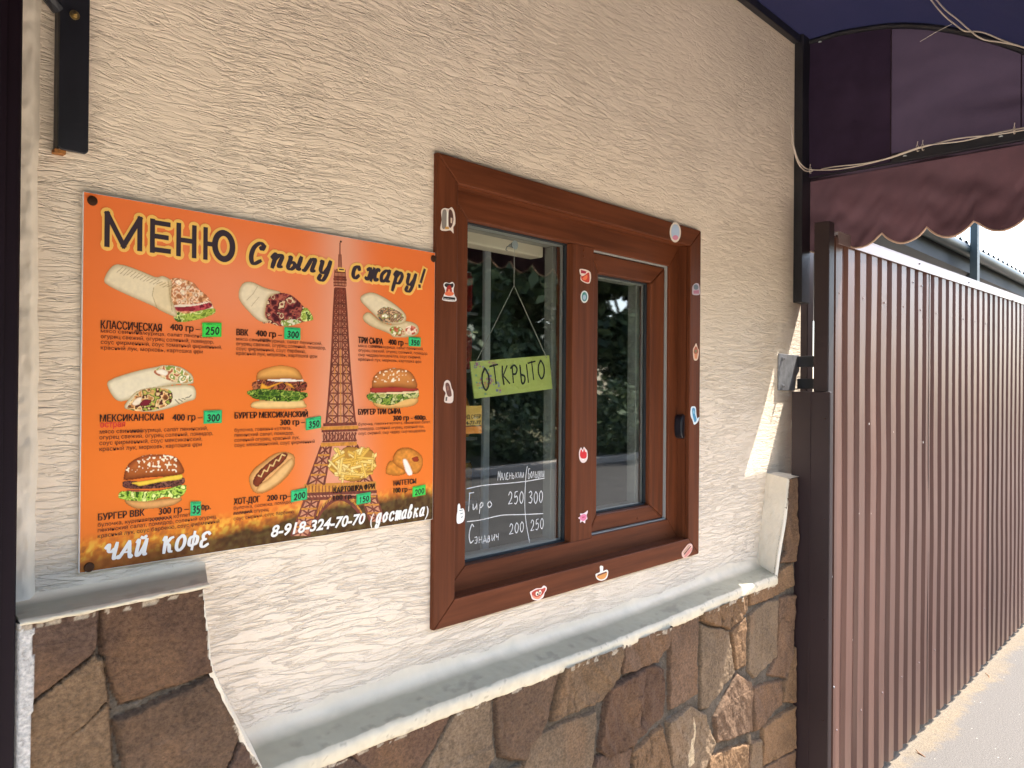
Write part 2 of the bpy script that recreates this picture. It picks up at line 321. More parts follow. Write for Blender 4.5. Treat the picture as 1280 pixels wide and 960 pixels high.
# ------------------------------------------------------------------ the kiosk: stuccoed wall, stone plinth, painted ledge, window
kiosk = thing('kiosk', 'cream stuccoed snack kiosk with stone plinth and brown serving window', 'kiosk', (1.5, 0, 0))
WX0, WX1, WZ0, WZ1 = 1.10, 2.095, H-.47, H+.455
XL, XR, ZT = -1.6, 2.885, 3.3
m = MB()
def quad(m, a, b, c, d): m.add([a, b, c, d], [(0, 1, 2, 3)])
for (x0, x1, z0, z1) in ((XL, WX0, 0, ZT), (WX1, XR, 0, ZT), (WX0, WX1, 0, WZ0), (WX0, WX1, WZ1, ZT)):
    quad(m, (x0,0,z0), (x1,0,z0), (x1,0,z1), (x0,0,z1)); quad(m, (x1,.15,z0), (x0,.15,z0), (x0,.15,z1), (x1,.15,z1))
quad(m, (WX0,0,WZ0), (WX0,.15,WZ0), (WX0,.15,WZ1), (WX0,0,WZ1)); quad(m, (WX1,.15,WZ0), (WX1,0,WZ0), (WX1,0,WZ1), (WX1,.15,WZ1))
quad(m, (WX0,.15,WZ0), (WX0,0,WZ0), (WX1,0,WZ0), (WX1,.15,WZ0)); quad(m, (WX0,0,WZ1), (WX0,.15,WZ1), (WX1,.15,WZ1), (WX1,0,WZ1))
quad(m, (XR,0,0), (XR,.15,0), (XR,.15,ZT), (XR,0,ZT)); quad(m, (XL,0,ZT), (XR,0,ZT), (XR,.15,ZT), (XL,.15,ZT))
m.build('stucco_wall', 'stucco', kiosk, base=(0, 0, 0))
# room behind the window
m = MB(); X0, X1, Y0, Y1, Z1 = -1.6, 2.88, .16, 2.9, 2.75
quad(m, (X0,Y1,0), (X1,Y1,0), (X1,Y1,Z1), (X0,Y1,Z1)); quad(m, (X0,Y0,0), (X0,Y1,0), (X0,Y1,Z1), (X0,Y0,Z1)); quad(m, (X1,Y1,0), (X1,Y0,0), (X1,Y0,Z1), (X1,Y1,Z1))
quad(m, (X0,Y0,Z1), (X1,Y0,Z1), (X1,Y1,Z1), (X0,Y1,Z1)); quad(m, (X0,Y0,.01), (X1,Y0,.01), (X1,Y1,.01), (X0,Y1,.01))
m.build('room', 'interior_paint', kiosk)
m = MB(); m.box((-1.7, 0, 3.3), (2.9, 3.1, 3.36)); m.box((-1.7, 3.0, 0), (2.9, 3.1, 3.3)); m.build('roof', 'shed_dark', kiosk)

# ledge: cove, weathered grey top, thick painted lip; it runs low under the window and high on the flanks
prof = [(.0015, .064), (-.001, .054), (-.004, .045), (-.010, .038), (-.022, .032), (-.045, .027), (-.080, .019), (-.087, .016), (-.091, .010), (-.092, 0.), (-.090, -.010), (-.080, -.014)]
_t = np.linspace(0, 1, 44); _s = np.linspace(0, 1, len(prof)); _pf = np.array(catmull(prof, 8)); _d = np.r_[0, np.cumsum(np.hypot(*np.diff(_pf, axis=0).T))]; prof = [(float(np.interp(t*_d[-1], _d, _pf[:, 0])), float(np.interp(t*_d[-1], _d, _pf[:, 1]))) for t in _t]
cream, grey, lipc, bare = lin('efdcc0'), lin('a59f89'), lin('d6c8ac'), lin('6f6a5c')
def ledge(name, path, sc=1.0, flip=False):
    # path: list of (X at wall, X at lip, z)
    n = len(path); pf = np.array(prof); A = np.array(path); k = np.clip(np.abs(pf[:, 0])/.085, 0, 1)[:, None]; X = A[:, 0]*(1-k)+A[:, 1]*k; Yp = np.repeat(pf[:, :1], n, 1); L_ = (np.arange(len(prof))*_d[-1]/43)[:, None]+X*0
    wob = (.004*(fbm(X*16, L_*30, 3)-.5)+.003*(fbm(X*60, L_*70, 9)-.5))*np.clip((np.abs(Yp)-.02)/.05, 0, 1)
    top_ = np.clip(1-L_/.035, 0, 1)*(fbm(X*9, X*0, 77)-.45)*.03*min(1, sc*1.2)+np.clip(1-L_/.02, 0, 1)*(fbm(X*45, X*0, 78)-.5)*.012*sc
    P = np.stack([X, Yp+wob*.7, A[:, 2]+pf[:, 1:]*sc+wob+top_], -1); n1 = fbm(X*26, L_*40, 12); n2 = fbm(X*9, L_*14, 14); n3 = fbm(X*90, L_*90, 15)
    tg = np.clip((np.abs(Yp)-.003+.010*(n1-.5))/.026, 0, 1)[..., None]; cc = np.array(cream)*(1-tg)+np.array(grey)*tg*(.90+.2*n2+.12*(n3-.5))[..., None]
    w_ = (np.clip((n1-.63)*14, 0, 1)*np.clip((np.abs(Yp)-.035)*60, 0, 1))[..., None]; cc = cc*(1-.35*w_)+np.array(bare)*.35*w_
    tl_ = np.clip((np.abs(Yp)-.0825+.006*(n1-.5))/.002, 0, 1)[..., None]; cc = cc*(1-tl_)+np.array(lipc)*tl_*(.85+.25*n3)[..., None]
    ch = (np.clip((n3-.70)*16, 0, 1)*tl_[..., 0])[..., None]; cc = cc*(1-.45*ch)+np.array(lin('6d5a46'))*.45*ch
    return grid_mesh(name, P[:, ::-1], cc[:, ::-1], 'ledge_paint', kiosk)
zl = .905
ledge('ledge', [(.622+(2.575-.622)*t, .650+(2.50-.650)*t, zl+.004*math.sin(9*t)) for t in np.linspace(0, 1, 420)])
ledge('ledge', [(.318+(.590-.318)*t, .305+(.553-.305)*t, 1.231+.006*t) for t in np.linspace(0, 1, 90)], .26)
# right-hand return of the recess: smooth plastered slope facing the window
m = MB(); B = [(2.535, .915), (2.546, .985), (2.568, 1.07), (2.592, 1.17), (2.612, 1.247)]; Fp = [(2.495, .905), (2.525, 1.0), (2.566, 1.102), (2.582, 1.18), (2.590, 1.236)]
B = catmull(B, 5); Fp = catmull(Fp, 5); vs_ = []
for (a, b_) in zip(B, Fp): vs_ += [(a[0], .002, a[1]), (a[0]*.6+b_[0]*.4, -.034, a[1]*.6+b_[1]*.4), (b_[0], -.082, b_[1]), (b_[0]+.005, -.0885, b_[1]-.002)]
m.add(vs_, [(4*i+k, 4*i+k+4, 4*i+k+5, 4*i+k+1) for i in range(len(B)-1) for k in range(3)])
m.add([(2.612, .002, 1.247), (2.590, -.084, 1.236), (2.70, -.088, 1.238), (2.70, .002, 1.247)], [(0, 1, 2, 3)])
m.build('plaster_return', mat('return_plaster', lin('e6d9c4'), .75, bump=((40, 40, 22), .9, .008), var=((14, 14, 10), .88, 1.04)), kiosk, smooth=True)
# left-hand return (faces away from the camera), white lip line along its front edge
SL = catmull([(.545, 1.232), (.552, 1.167), (.562, 1.105), (.607, 1.0), (.660, .895)], 6); m = MB(); vs_ = []
for (x, z) in SL: jj = .005*(fbm(np.array([z*40.]), np.array([1.]), 5)[0]-.5); vs_ += [(x+.030, .002, z+.01), (x+.004, -.080, z+.004), (x+.001+jj, -.0885, z), (x-.004+jj, -.082, z-.002)]
m.add(vs_, [(4*i+k, 4*i+k+1, 4*i+k+5, 4*i+k+4) for i in range(len(SL)-1) for k in range(3)]); m.build('plaster_return', MATS['return_plaster'], kiosk, smooth=True)

# stone cladding of the plinth: a relief of split flagstones in dark mortar
Z2 = lambda L: [(x/3, 640+y/3) for x, y in L]; Z3 = lambda L: [(320+x/3.2, 700+y/3.2) for x, y in L]; Z4 = lambda L: [(680+x/3, 640+y/3) for x, y in L]
K = dict(p='5b4439', t='6f573e', r='5f4333', b='614a39', o='745639', g='6e5d49', n='6c513e', d='4c3830')
ST = [('p', Z2([(112,398),(340,350),(358,365),(350,500),(328,530),(105,715)]), .3), ('t', Z2([(110,738),(340,540),(378,555),(395,705),(300,800),(218,878),(205,845),(112,800)]), .15), ('t', Z2([(118,812),(200,852),(215,890),(300,812),(398,722),(410,960),(440,1100),(118,1100)]), .15),
 ('r', Z2([(388,345),(745,272),(772,430),(802,592),(458,712),(392,520)]), .2), ('b', Z2([(440,785),(812,618),(878,750),(888,830),(840,960),(800,1100),(500,1100)]), .25), ('p', Z2([(860,960),(905,850),(925,833),(975,890),(1010,925),(960,1000),(900,1080),(820,1090)]), .4),
 ('p', Z3([(65,812),(300,752),(430,832),(470,870),(300,920),(20,900)]), .3), ('r', Z3([(325,742),(500,660),(822,538),(695,755),(645,832),(560,900),(440,835)]), .4), ('g', Z3([(850,530),(930,508),(942,780),(905,850),(660,860),(705,768)]), .3),
 ('b', Z3([(955,478),(1080,430),(1212,402),(1165,620),(1100,795),(975,788)]), .5), ('t', Z4([(80,540),(285,470),(272,612),(210,700),(30,778),(62,600)]), .9), ('n', Z4([(298,470),(350,432),(460,402),(455,500),(420,558),(290,602)]), .9), ('n', Z4([(470,395),(573,352),(568,680),(472,742)]), .3),
 ('o', Z4([(585,352),(755,288),(758,370),(690,438),(588,402)]), .8), ('g', Z4([(588,422),(688,450),(712,600),(610,732),(588,735)]), .2), ('o', Z4([(700,452),(753,398),(753,578),(722,588)]), .2), ('o', Z4([(768,285),(868,238),(925,190),(935,270),(850,318),(770,348)]), .5),
 ('g', Z4([(768,392),(835,335),(878,332),(868,540),(790,618),(768,590)]), .3), ('n', Z4([(888,322),(940,310),(930,620),(842,608),(876,530)]), .4), ('b', Z4([(722,612),(772,640),(772,818),(645,862),(640,770)]), .5), ('n', Z4([(788,662),(888,632),(885,720),(820,788),(788,818)]), .6),
 ('o', Z4([(900,632),(945,500),(945,708),(892,708)]), .4), ('o', Z4([(818,808),(945,722),(945,880),(822,948)]), .4), ('r', Z4([(238,662),(395,578),(438,584),(443,758),(330,858),(240,918),(208,888)]), .9), ('g', Z4([(0,832),(193,748),(183,930),(160,1010),(-90,1040),(-60,870)]), .3),
 ('p', Z4([(200,922),(320,888),(320,1010),(185,1010)]), .4), ('o', Z4([(335,902),(440,805),(465,960),(440,1040),(328,1020)]), .5), ('g', Z4([(462,792),(548,733),(598,762),(637,868),(600,960),(560,1040),(480,1000)]), .6), ('o', Z4([(617,917),(762,868),(758,1000),(612,1030)]), .4), ('g', Z4([(772,868),(812,857),(815,1000),(772,1000)]), .4),
 ('n', Z4([(822,957),(945,892),(945,1040),(822,1040)]), .4), ('n', Z4([(905,150),(908,40),(900,-135),(950,-135),(950,180),(885,190)]), .5), ('d', Z3([(-30,850),(50,835),(-10,900),(-60,960),(-110,930)]), .3)]
YP = -.082; x = np.arange(.300, 2.662, .0026); z = np.arange(0, 1.26, .0026); GX, GZ = np.meshgrid(x, z)
topz = np.where(GX < .545, 1.232, np.interp(GX, [s[0] for s in SL], [s[1] for s in SL])); topz = np.where(GX > .660, .90, topz)
topz = np.where(GX > 2.495, np.interp(GX, [b_[0] for b_ in Fp], [b_[1]-.002 for b_ in Fp]), topz)
hh = np.zeros(GX.shape); sid = -np.ones(GX.shape, int); dist = np.zeros(GX.shape); wx = GX+.010*(fbm(GX*26, GZ*26, 2)-.5)+.004*(fbm(GX*90, GZ*90, 3)-.5); wz = GZ+.010*(fbm(GX*26, GZ*26, 5)-.5)+.004*(fbm(GX*90, GZ*90, 6)-.5)
polys = []; cols = []; rough = []
for k, pl, ro in ST:
    q = [at(a, b_, YP) for a, b_ in pl]; polys.append([(v.x, v.z) for v in q]); cols.append(np.array(lin(K[k]))*rng.uniform(.88, 1.1)); rough.append(ro)
covered = np.zeros(GX.shape, bool); lowest = np.full(GX.shape, 9.)
for i, pl in enumerate(polys):
    bx0, bx1 = min(p[0] for p in pl)-.02, max(p[0] for p in pl)+.02; bz0, bz1 = min(p[1] for p in pl)-.02, max(p[1] for p in pl)+.02
    s = np.ix_((z > bz0) & (z < bz1), (x > bx0) & (x < bx1))
    if GX[s].size == 0: continue
    I = inpoly(wx[s], wz[s], pl); d = dpoly(wx[s], wz[s], pl); d = np.where(I, d+.0065, .0065-d); I = I | ((d > 0) & (sid[s] < 0)); t = sid[s]; t[I] = i; sid[s] = t; t = dist[s]; t[I] = d[I]; dist[s] = t
    c = (x > bx0+.02) & (x < bx1-.02); lowest[:, c] = np.minimum(lowest[:, c], bz0+.03)
# courses below the part the photograph reaches
seeds = [(a, b_) for a in np.arange(.3, 2.8, .17) for b_ in np.arange(-.1, 1.0, .19)]; seeds = np.array(seeds)+rng.uniform(-.06, .06, (len(seeds), 2))
todo = (sid < 0) & (GZ < lowest-.01) & (GZ < .75); tx, tz = wx[todo], wz[todo]; dd = np.hypot(tx[:, None]-seeds[None, :, 0], tz[:, None]-seeds[None, :, 1]); ii = np.argsort(dd, 1)[:, :2]
d1 = np.take_along_axis(dd, ii, 1); v = (d1[:, 1]-d1[:, 0])/2-.008; s_ = np.where(v > 0, len(polys)+ii[:, 0], -1); t = sid.copy(); t[todo] = s_; sid = t; t = dist.copy(); t[todo] = np.maximum(v, 0); dist = t
for k in range(len(seeds)): cols.append(np.array(lin(K[random.choice('tbrongn')]))*rng.uniform(.85, 1.1)); rough.append(random.uniform(.2, .8))
cols = np.array(cols); rough = np.array(rough); S = sid >= 0; si = np.maximum(sid, 0)
e = np.clip(dist/.006, 0, 1); e = e*e*(3-2*e)
tilt = rng.uniform(-.05, .05, (len(cols), 2)); facet = np.abs(fbm(GX*11+si*3.1, GZ*8+si*1.7, 21, 3)-.5)*2
strat = fbm((GX*.8+GZ*.6+.05*fbm(GX*9, GZ*9, 31))*60+si*5, GZ*6, 33, 3)
relief = rough[si]*(.022*facet+.010*strat)+.0045*fbm(GX*45, GZ*45, 23)+.0025*fbm(GX*130, GZ*130, 24)+ (tilt[si, 0]*(GX % .2)+tilt[si, 1]*(GZ % .2))*.25
crk = np.clip(1-np.abs(fbm(GX*13+si*1.3, GZ*10+si*.7, 121, 4)-.5)*34, 0, 1)*np.clip(rough[si]*1.6, .25, 1)*np.clip(vnoise(GX*7+si, GZ*7, 9)*2.2-.7, 0, 1)
hh = np.where(S, e*(.0065+relief-.004*crk), .004*fbm(GX*70, GZ*70, 41)+.001)
vein = fbm(GX*14+si, GZ*14+si*2, 51, 4); dark = np.array(lin('40352c')); warm = np.array(lin('7a5636'))
cc = cols[si]*((.72+.56*vein)*(1-.5*crk)*(.86+.28*fbm(GX*110, GZ*110, 131)))[..., None]; wm = np.clip((fbm(GX*9+si*2, GZ*7, 61)-.52)*5, 0, 1)[..., None]; cc = cc*(1-.4*wm)+warm*.4*wm; cc = cc*.58+np.array(lin('6b5744'))*.42*(cc.mean(-1, keepdims=True)/np.mean(lin('6b5744')))
ed = np.clip(1-dist/.006, 0, 1)[..., None]; cc = np.where(S[..., None], cc*(1-.55*ed)+dark*.55*ed, np.array(lin('564d42'))*(.55+.9*fbm(GX*50, GZ*50, 71))[..., None])
sp = at(864, 905, YP); m_ = (np.abs(GX-sp.x+.012*np.sin(GZ*40)) < .018*np.clip((sp.z+.02-GZ)*10, 0, 1)) & (GZ > sp.z-.11) & (GZ < sp.z+.02) & (fbm(GX*60, GZ*30, 81) > .38); cc[m_] = np.array(lin('b49f80'))  # plaster smear
wl = GX < (.318+.006*fbm(GZ*25, GZ*3, 88)); cc[wl] = np.array(lin('b9b4ad')); hh[wl] = .017; hh[GX < .304] = 0      # white painted edge strip
near = (topz-GZ < .010) & (GX < 2.5) & (fbm(GX*40, GZ*60, 91) > .45); cc[near & (fbm(GX*90, GZ*20, 92) > .5)] = np.array(lin('a0927e'))               # slopped paint under the lip
P = np.stack([GX, YP-hh+.008, GZ], -1); grid_mesh('stone_cladding', P, cc, 'stone', kiosk, mask=GZ < topz+.003)
m = MB(); m.prism([(.306, 0), (2.655, 0), (2.655, 1.225), (2.635, 1.225), (2.615, 1.1), (2.575, .93), (2.555, .87), (.635, .87), (.590, .98), (.545, 1.1), (.530, 1.215), (.306, 1.215)], YP+.012, 0.004); m.build('plinth_core', 'seam_dirt', kiosk)

# ------------------------------------------------------------------ the window (part of the kiosk): trim, frame, sash, panes, lock
ox0, ox1, oz0, oz1 = 1.066, 2.127, H-.495, H+.481; ix0, ix1, iz0, iz1 = 1.125, 2.067, H-.441, H+.428
m = MB(); g_ = .0007
m.cur = 0
m.prism([(ox0, oz0+g_), (ix0, iz0+g_), (ix0, iz1-g_), (ox0, oz1-g_)], -.012, .001); m.prism([(ix1, iz0+g_), (ox1, oz0+g_), (ox1, oz1-g_), (ix1, iz1-g_)], -.012, .001)
m.cur = 1
m.prism([(ox0+g_, oz0), (ox1-g_, oz0), (ix1-g_, iz0), (ix0+g_, iz0)], -.012, .001); m.prism([(ix0+g_, iz1), (ix1-g_, iz1), (ox1-g_, oz1), (ox0+g_, oz1)], -.012, .001)
win = m.build('window', ['laminate_upright', 'laminate_level'], kiosk, bevel=.0022)
lx0, lx1, lz0, lz1 = 1.194, 1.562, H-.389, H+.370          # fixed light
rx0, rx1, rz0, rz1 = 1.650, 2.018, H-.384, H+.366          # opening for the sash
fx0, fx1, fz0, fz1 = 1.104, 2.092, H-.466, H+.452
m = MB(); YF, YB = .030, .085
m.prism([(fx0, fz0+g_), (lx0, lz0+g_), (lx0, lz1-g_), (fx0, fz1-g_)], YF, YB); m.prism([(rx1, rz0), (fx1, fz0+g_), (fx1, fz1-g_), (rx1, rz1)], YF, YB)
m.box((lx1, YF, lz0), (rx0, YB, lz1))
m.cur = 1
m.prism([(fx0+g_, fz0), (fx1-g_, fz0), (rx1, rz0), (rx0, rz0), (rx0-g_, lz0), (lx1, lz0), (lx0+g_, lz0)], YF, YB); m.prism([(lx0+g_, lz1), (lx1, lz1), (rx0-g_, lz1), (rx0, rz1), (rx1, rz1), (fx1-g_, fz1), (fx0+g_, fz1)], YF, YB)
m.build('frame', ['laminate_upright', 'laminate_level'], win, bevel=.004, seg=3)
def ring(name, x0, x1, z0, z1, w_, y0, y1, ms, bevel=0, wl_=None, wr_=None, wt_=None, wb_=None):
    a = x0+(wl_ or w_); b_ = x1-(wr_ or w_); c = z0+(wb_ or w_); d = z1-(wt_ or w_); m = MB()
    m.prism([(x0, z0+g_), (a, c+g_), (a, d-g_), (x0, z1-g_)], y0, y1); m.prism([(b_, c+g_), (x1, z0+g_), (x1, z1-g_), (b_, d-g_)], y0, y1); m.cur = 1 if len(ms) > 1 else 0
    m.prism([(x0+g_, z0), (x1-g_, z0), (b_-g_, c), (a+g_, c)], y0, y1); m.prism([(a+g_, d), (b_-g_, d), (x1-g_, z1), (x0+g_, z1)], y0, y1)
    return m.build(name, ms, win, bevel=bevel)
ring('sash', rx0+.003, rx1-.004, rz0+.004, rz1-.005, .06, .043, .082, ['laminate_upright', 'laminate_level'], .004, wl_=.034, wr_=.072, wt_=.052, wb_=.046)
ring('reveal', fx0-.003, fx1+.002, fz0-.003, fz1+.002, .02, .0015, .0296, ['laminate_upright', 'laminate_level'], wl_=ix0-fx0+.003, wr_=fx1+.002-ix1, wt_=fz1+.002-iz1, wb_=iz0-fz0+.003)
gx0, gx1, gz0, gz1 = rx0+.037, rx1-.076, rz0+.050, rz1-.057
ring('gasket', rx0+.0005, rx1-.0005, rz0+.0005, rz1-.0005, .003, .037, .047, ['grey_gasket'])
ring('gasket', lx0+.0002, lx1-.0002, lz0+.0002, lz1-.0002, .0035, .050, .060, ['rubber']); ring('gasket', gx0+.0002, gx1-.0002, gz0+.0002, gz1-.0002, .0035, .058, .068, ['rubber'])
ring('spacer', lx0+.001, lx1-.001, lz0+.001, lz1-.001, .007, .0615, .066, ['grey_gasket']); ring('spacer', gx0+.001, gx1-.001, gz0+.001, gz1-.001, .006, .0695, .074, ['grey_gasket'])
for (a, b_, c, d, y) in ((lx0, lx1, lz0, lz1, .055), (gx0, gx1, gz0, gz1, .064)):
    m = MB(); quad(m, (a+.001, y, c+.001), (b_-.001, y, c+.001), (b_-.001, y, d-.001), (a+.001, y, d-.001)); m.build('pane', 'glass', win)
ring('inner_frame', lx0-.02, lx1+.012, lz0-.02, lz1+.02, .024, .088, .115, ['white_frame'], .002); ring('inner_frame', gx0-.02, gx1+.014, gz0-.02, gz1+.02, .024, .088, .118, ['white_frame'], .002)
hp = at(849, 533, .022); m = MB(); m.prism([(hp.x+.017*math.cos(t)*(1 if abs(math.cos(t)) < .9 else 1), hp.z+.036*np.sign(math.sin(t))*abs(math.sin(t))**.5) for t in np.linspace(0, 2*math.pi, 24, endpoint=False)][::-1], .004, .0299); m.build('lock', 'black_plastic', win, bevel=.004, seg=3)
for (px, py) in ((730, 313), (730, 320), (848, 333), (848, 342), (751, 698), (757, 697), (797, 648), (833, 668)):
    c = at(px, py, .0298); MB().lathe((c.x, .0305, c.z), [(.0038, 0), (.0038, .0012), (.0028, .002)], 10, 'y').build('screw_cover', 'laminate_upright', win, smooth=True)

# ------------------------------------------------------------------ inside the room
bb = MB(); bb.box((lx0-.01, .118, lz1-.030), (lx1-.012, .165, lz1+.02)); tag(bb.build('blind_cassette', 'cream_box', bevel=.005), 'long cream roller blind box inside along the top of the left pane', 'blind')
fr = thing('drinks_fridge', 'tall white framed drinks fridge standing inside behind the left pane', 'fridge', (1.18, .62, 0))
m = MB(); m.box((0.83, .95, .02), (1.635, 1.0, 2.0)); m.box((.83, .40, 1.96), (1.635, .949, 2.0)); m.box((.83, .40, .02), (1.635, .949, .45)); m.box((.78, .40, .451), (.80, .949, 1.959)); m.build('body', 'interior_dark', fr)
for x0, x1 in ((1.603, 1.628), (.83, .857)): MB().box((x0, .385, .45), (x1, .399, 2.0)).build('door_frame', 'fridge_white', fr, bevel=.004)
for zz in (1.20, 1.385, 1.58, 1.745): MB().box((.803, .41, zz), (1.600, .93, zz+.008)).build('shelf', 'bare_steel', fr)
def can(x, y, z, mm, label, grp):
    t = thing('drink_can', label, 'can', (x, y, z), grp)
    MB().lathe((x, y, z), [(.024, 0), (.031, .008), (.032, .02), (.032, .100), (.027, .112)], 20).build('body', mm, t, smooth=True); MB().lathe((x, y, z+.1121), [(.027, 0), (.0275, .003), (.024, .003), (.023, .001)], 20).build('lid', 'can_lid', t, smooth=True)
for (x, y, z, mm, lb, g) in ((1.563, .44, 1.7535, 'can_red', 'red drink can on the upper fridge shelf nearest the white door edge', 'red cans on the upper shelf'), (1.495, .44, 1.7535, 'can_red', 'second red drink can from the white door edge on the upper shelf', 'red cans on the upper shelf'), (1.563, .44, 1.5885, 'can_red', 'dark red can on the shelf just above the green sign', 'red cans on the middle shelf'), (1.495, .44, 1.5885, 'can_red', 'red can left of another one just above the green sign', 'red cans on the middle shelf'),
    (1.566, .44, 1.2085, 'can_gold', 'gold drink can on the lowest visible shelf nearest the door edge', 'cans on the lowest shelf'), (1.498, .44, 1.2085, 'can_red', 'dark red can beside the gold can on the lowest visible shelf', 'cans on the lowest shelf')): can(x, y, z, mm, lb, g)
b = thing('juice_bottle', 'orange juice bottle on the shelf beside the yellow card', 'bottle', (1.566, .45, 1.3935))
MB().lathe((1.566, .45, 1.3935), [(.028, 0), (.032, .01), (.032, .085), (.024, .11), (.012, .125), (.012, .134)], 20).build('body', 'bottle_orange', b, smooth=True); MB().lathe((1.566, .45, 1.5276), [(.014, 0), (.014, .016), (.012, .018)], 14).build('cap', 'fridge_white', b, smooth=True)

# ------------------------------------------------------------------ lettering helpers
YW = -.001
_tc = bpy.data.curves.new('lettering', 'FONT'); _to = bpy.data.objects.new('lettering', _tc); C.objects.link(_to)
def glyphs(body, offset=0., shear=0., res=2):
    _tc.body = body; _tc.offset = offset; _tc.shear = shear; _tc.resolution_u = res; bpy.context.view_layer.update()
    e = _to.evaluated_get(bpy.context.evaluated_depsgraph_get()); me = e.to_mesh()
    v = np.zeros(len(me.vertices)*3); me.vertices.foreach_get('co', v); v = v.reshape(-1, 3); f = [tuple(p.vertices) for p in me.polygons]; e.to_mesh_clear(); return v, f
CAP = {}
def line(m, body, p0, p1, cap, y, offset=0., shear=0., res=2):
    """p0, p1: ends of the baseline, cap: capital height in metres; the line runs level on the board"""
    v, f = glyphs(body.replace('ф', 'φ'), offset, shear, res)
    if not len(v): return
    x0, x1 = v[:, 0].min(), v[:, 0].max(); sx = (p1[0]-p0[0])/(x1-x0); sz = cap/.728
    m.add([(p0[0]+(a-x0)*sx, y, p0[2]+b*sz) for a, b, _ in v], [tuple(reversed(q)) if False else q for q in f])
def stroke(m, pts, w_, y, con=0., y_step=4e-6):
    """a pen line in the XZ plane; con = how much thinner the level parts are (a broad pen)"""
    P = [np.array(p, float) for p in pts]; n = len(P); vs_ = []
    for i in range(n):
        d = P[min(i+1, n-1)]-P[max(i-1, 0)]; L_ = np.hypot(*d) or 1e-9; d = d/L_; nn = np.array([-d[1], d[0]]); ww = w_*.5*(1-con+con*abs(d[1]))
        ext = d*ww*(-.7 if i == 0 else .7 if i == n-1 else 0); q = P[i]+ext; k = .75 if i in (0, n-1) else 1
        a = q+nn*ww*k; b = q-nn*ww*k; yy = y-i*y_step; vs_ += [(a[0], yy, a[1]), (b[0], yy, b[1])]
    m.add(vs_, [(2*i, 2*i+1, 2*i+3, 2*i+2) for i in range(n-1)])
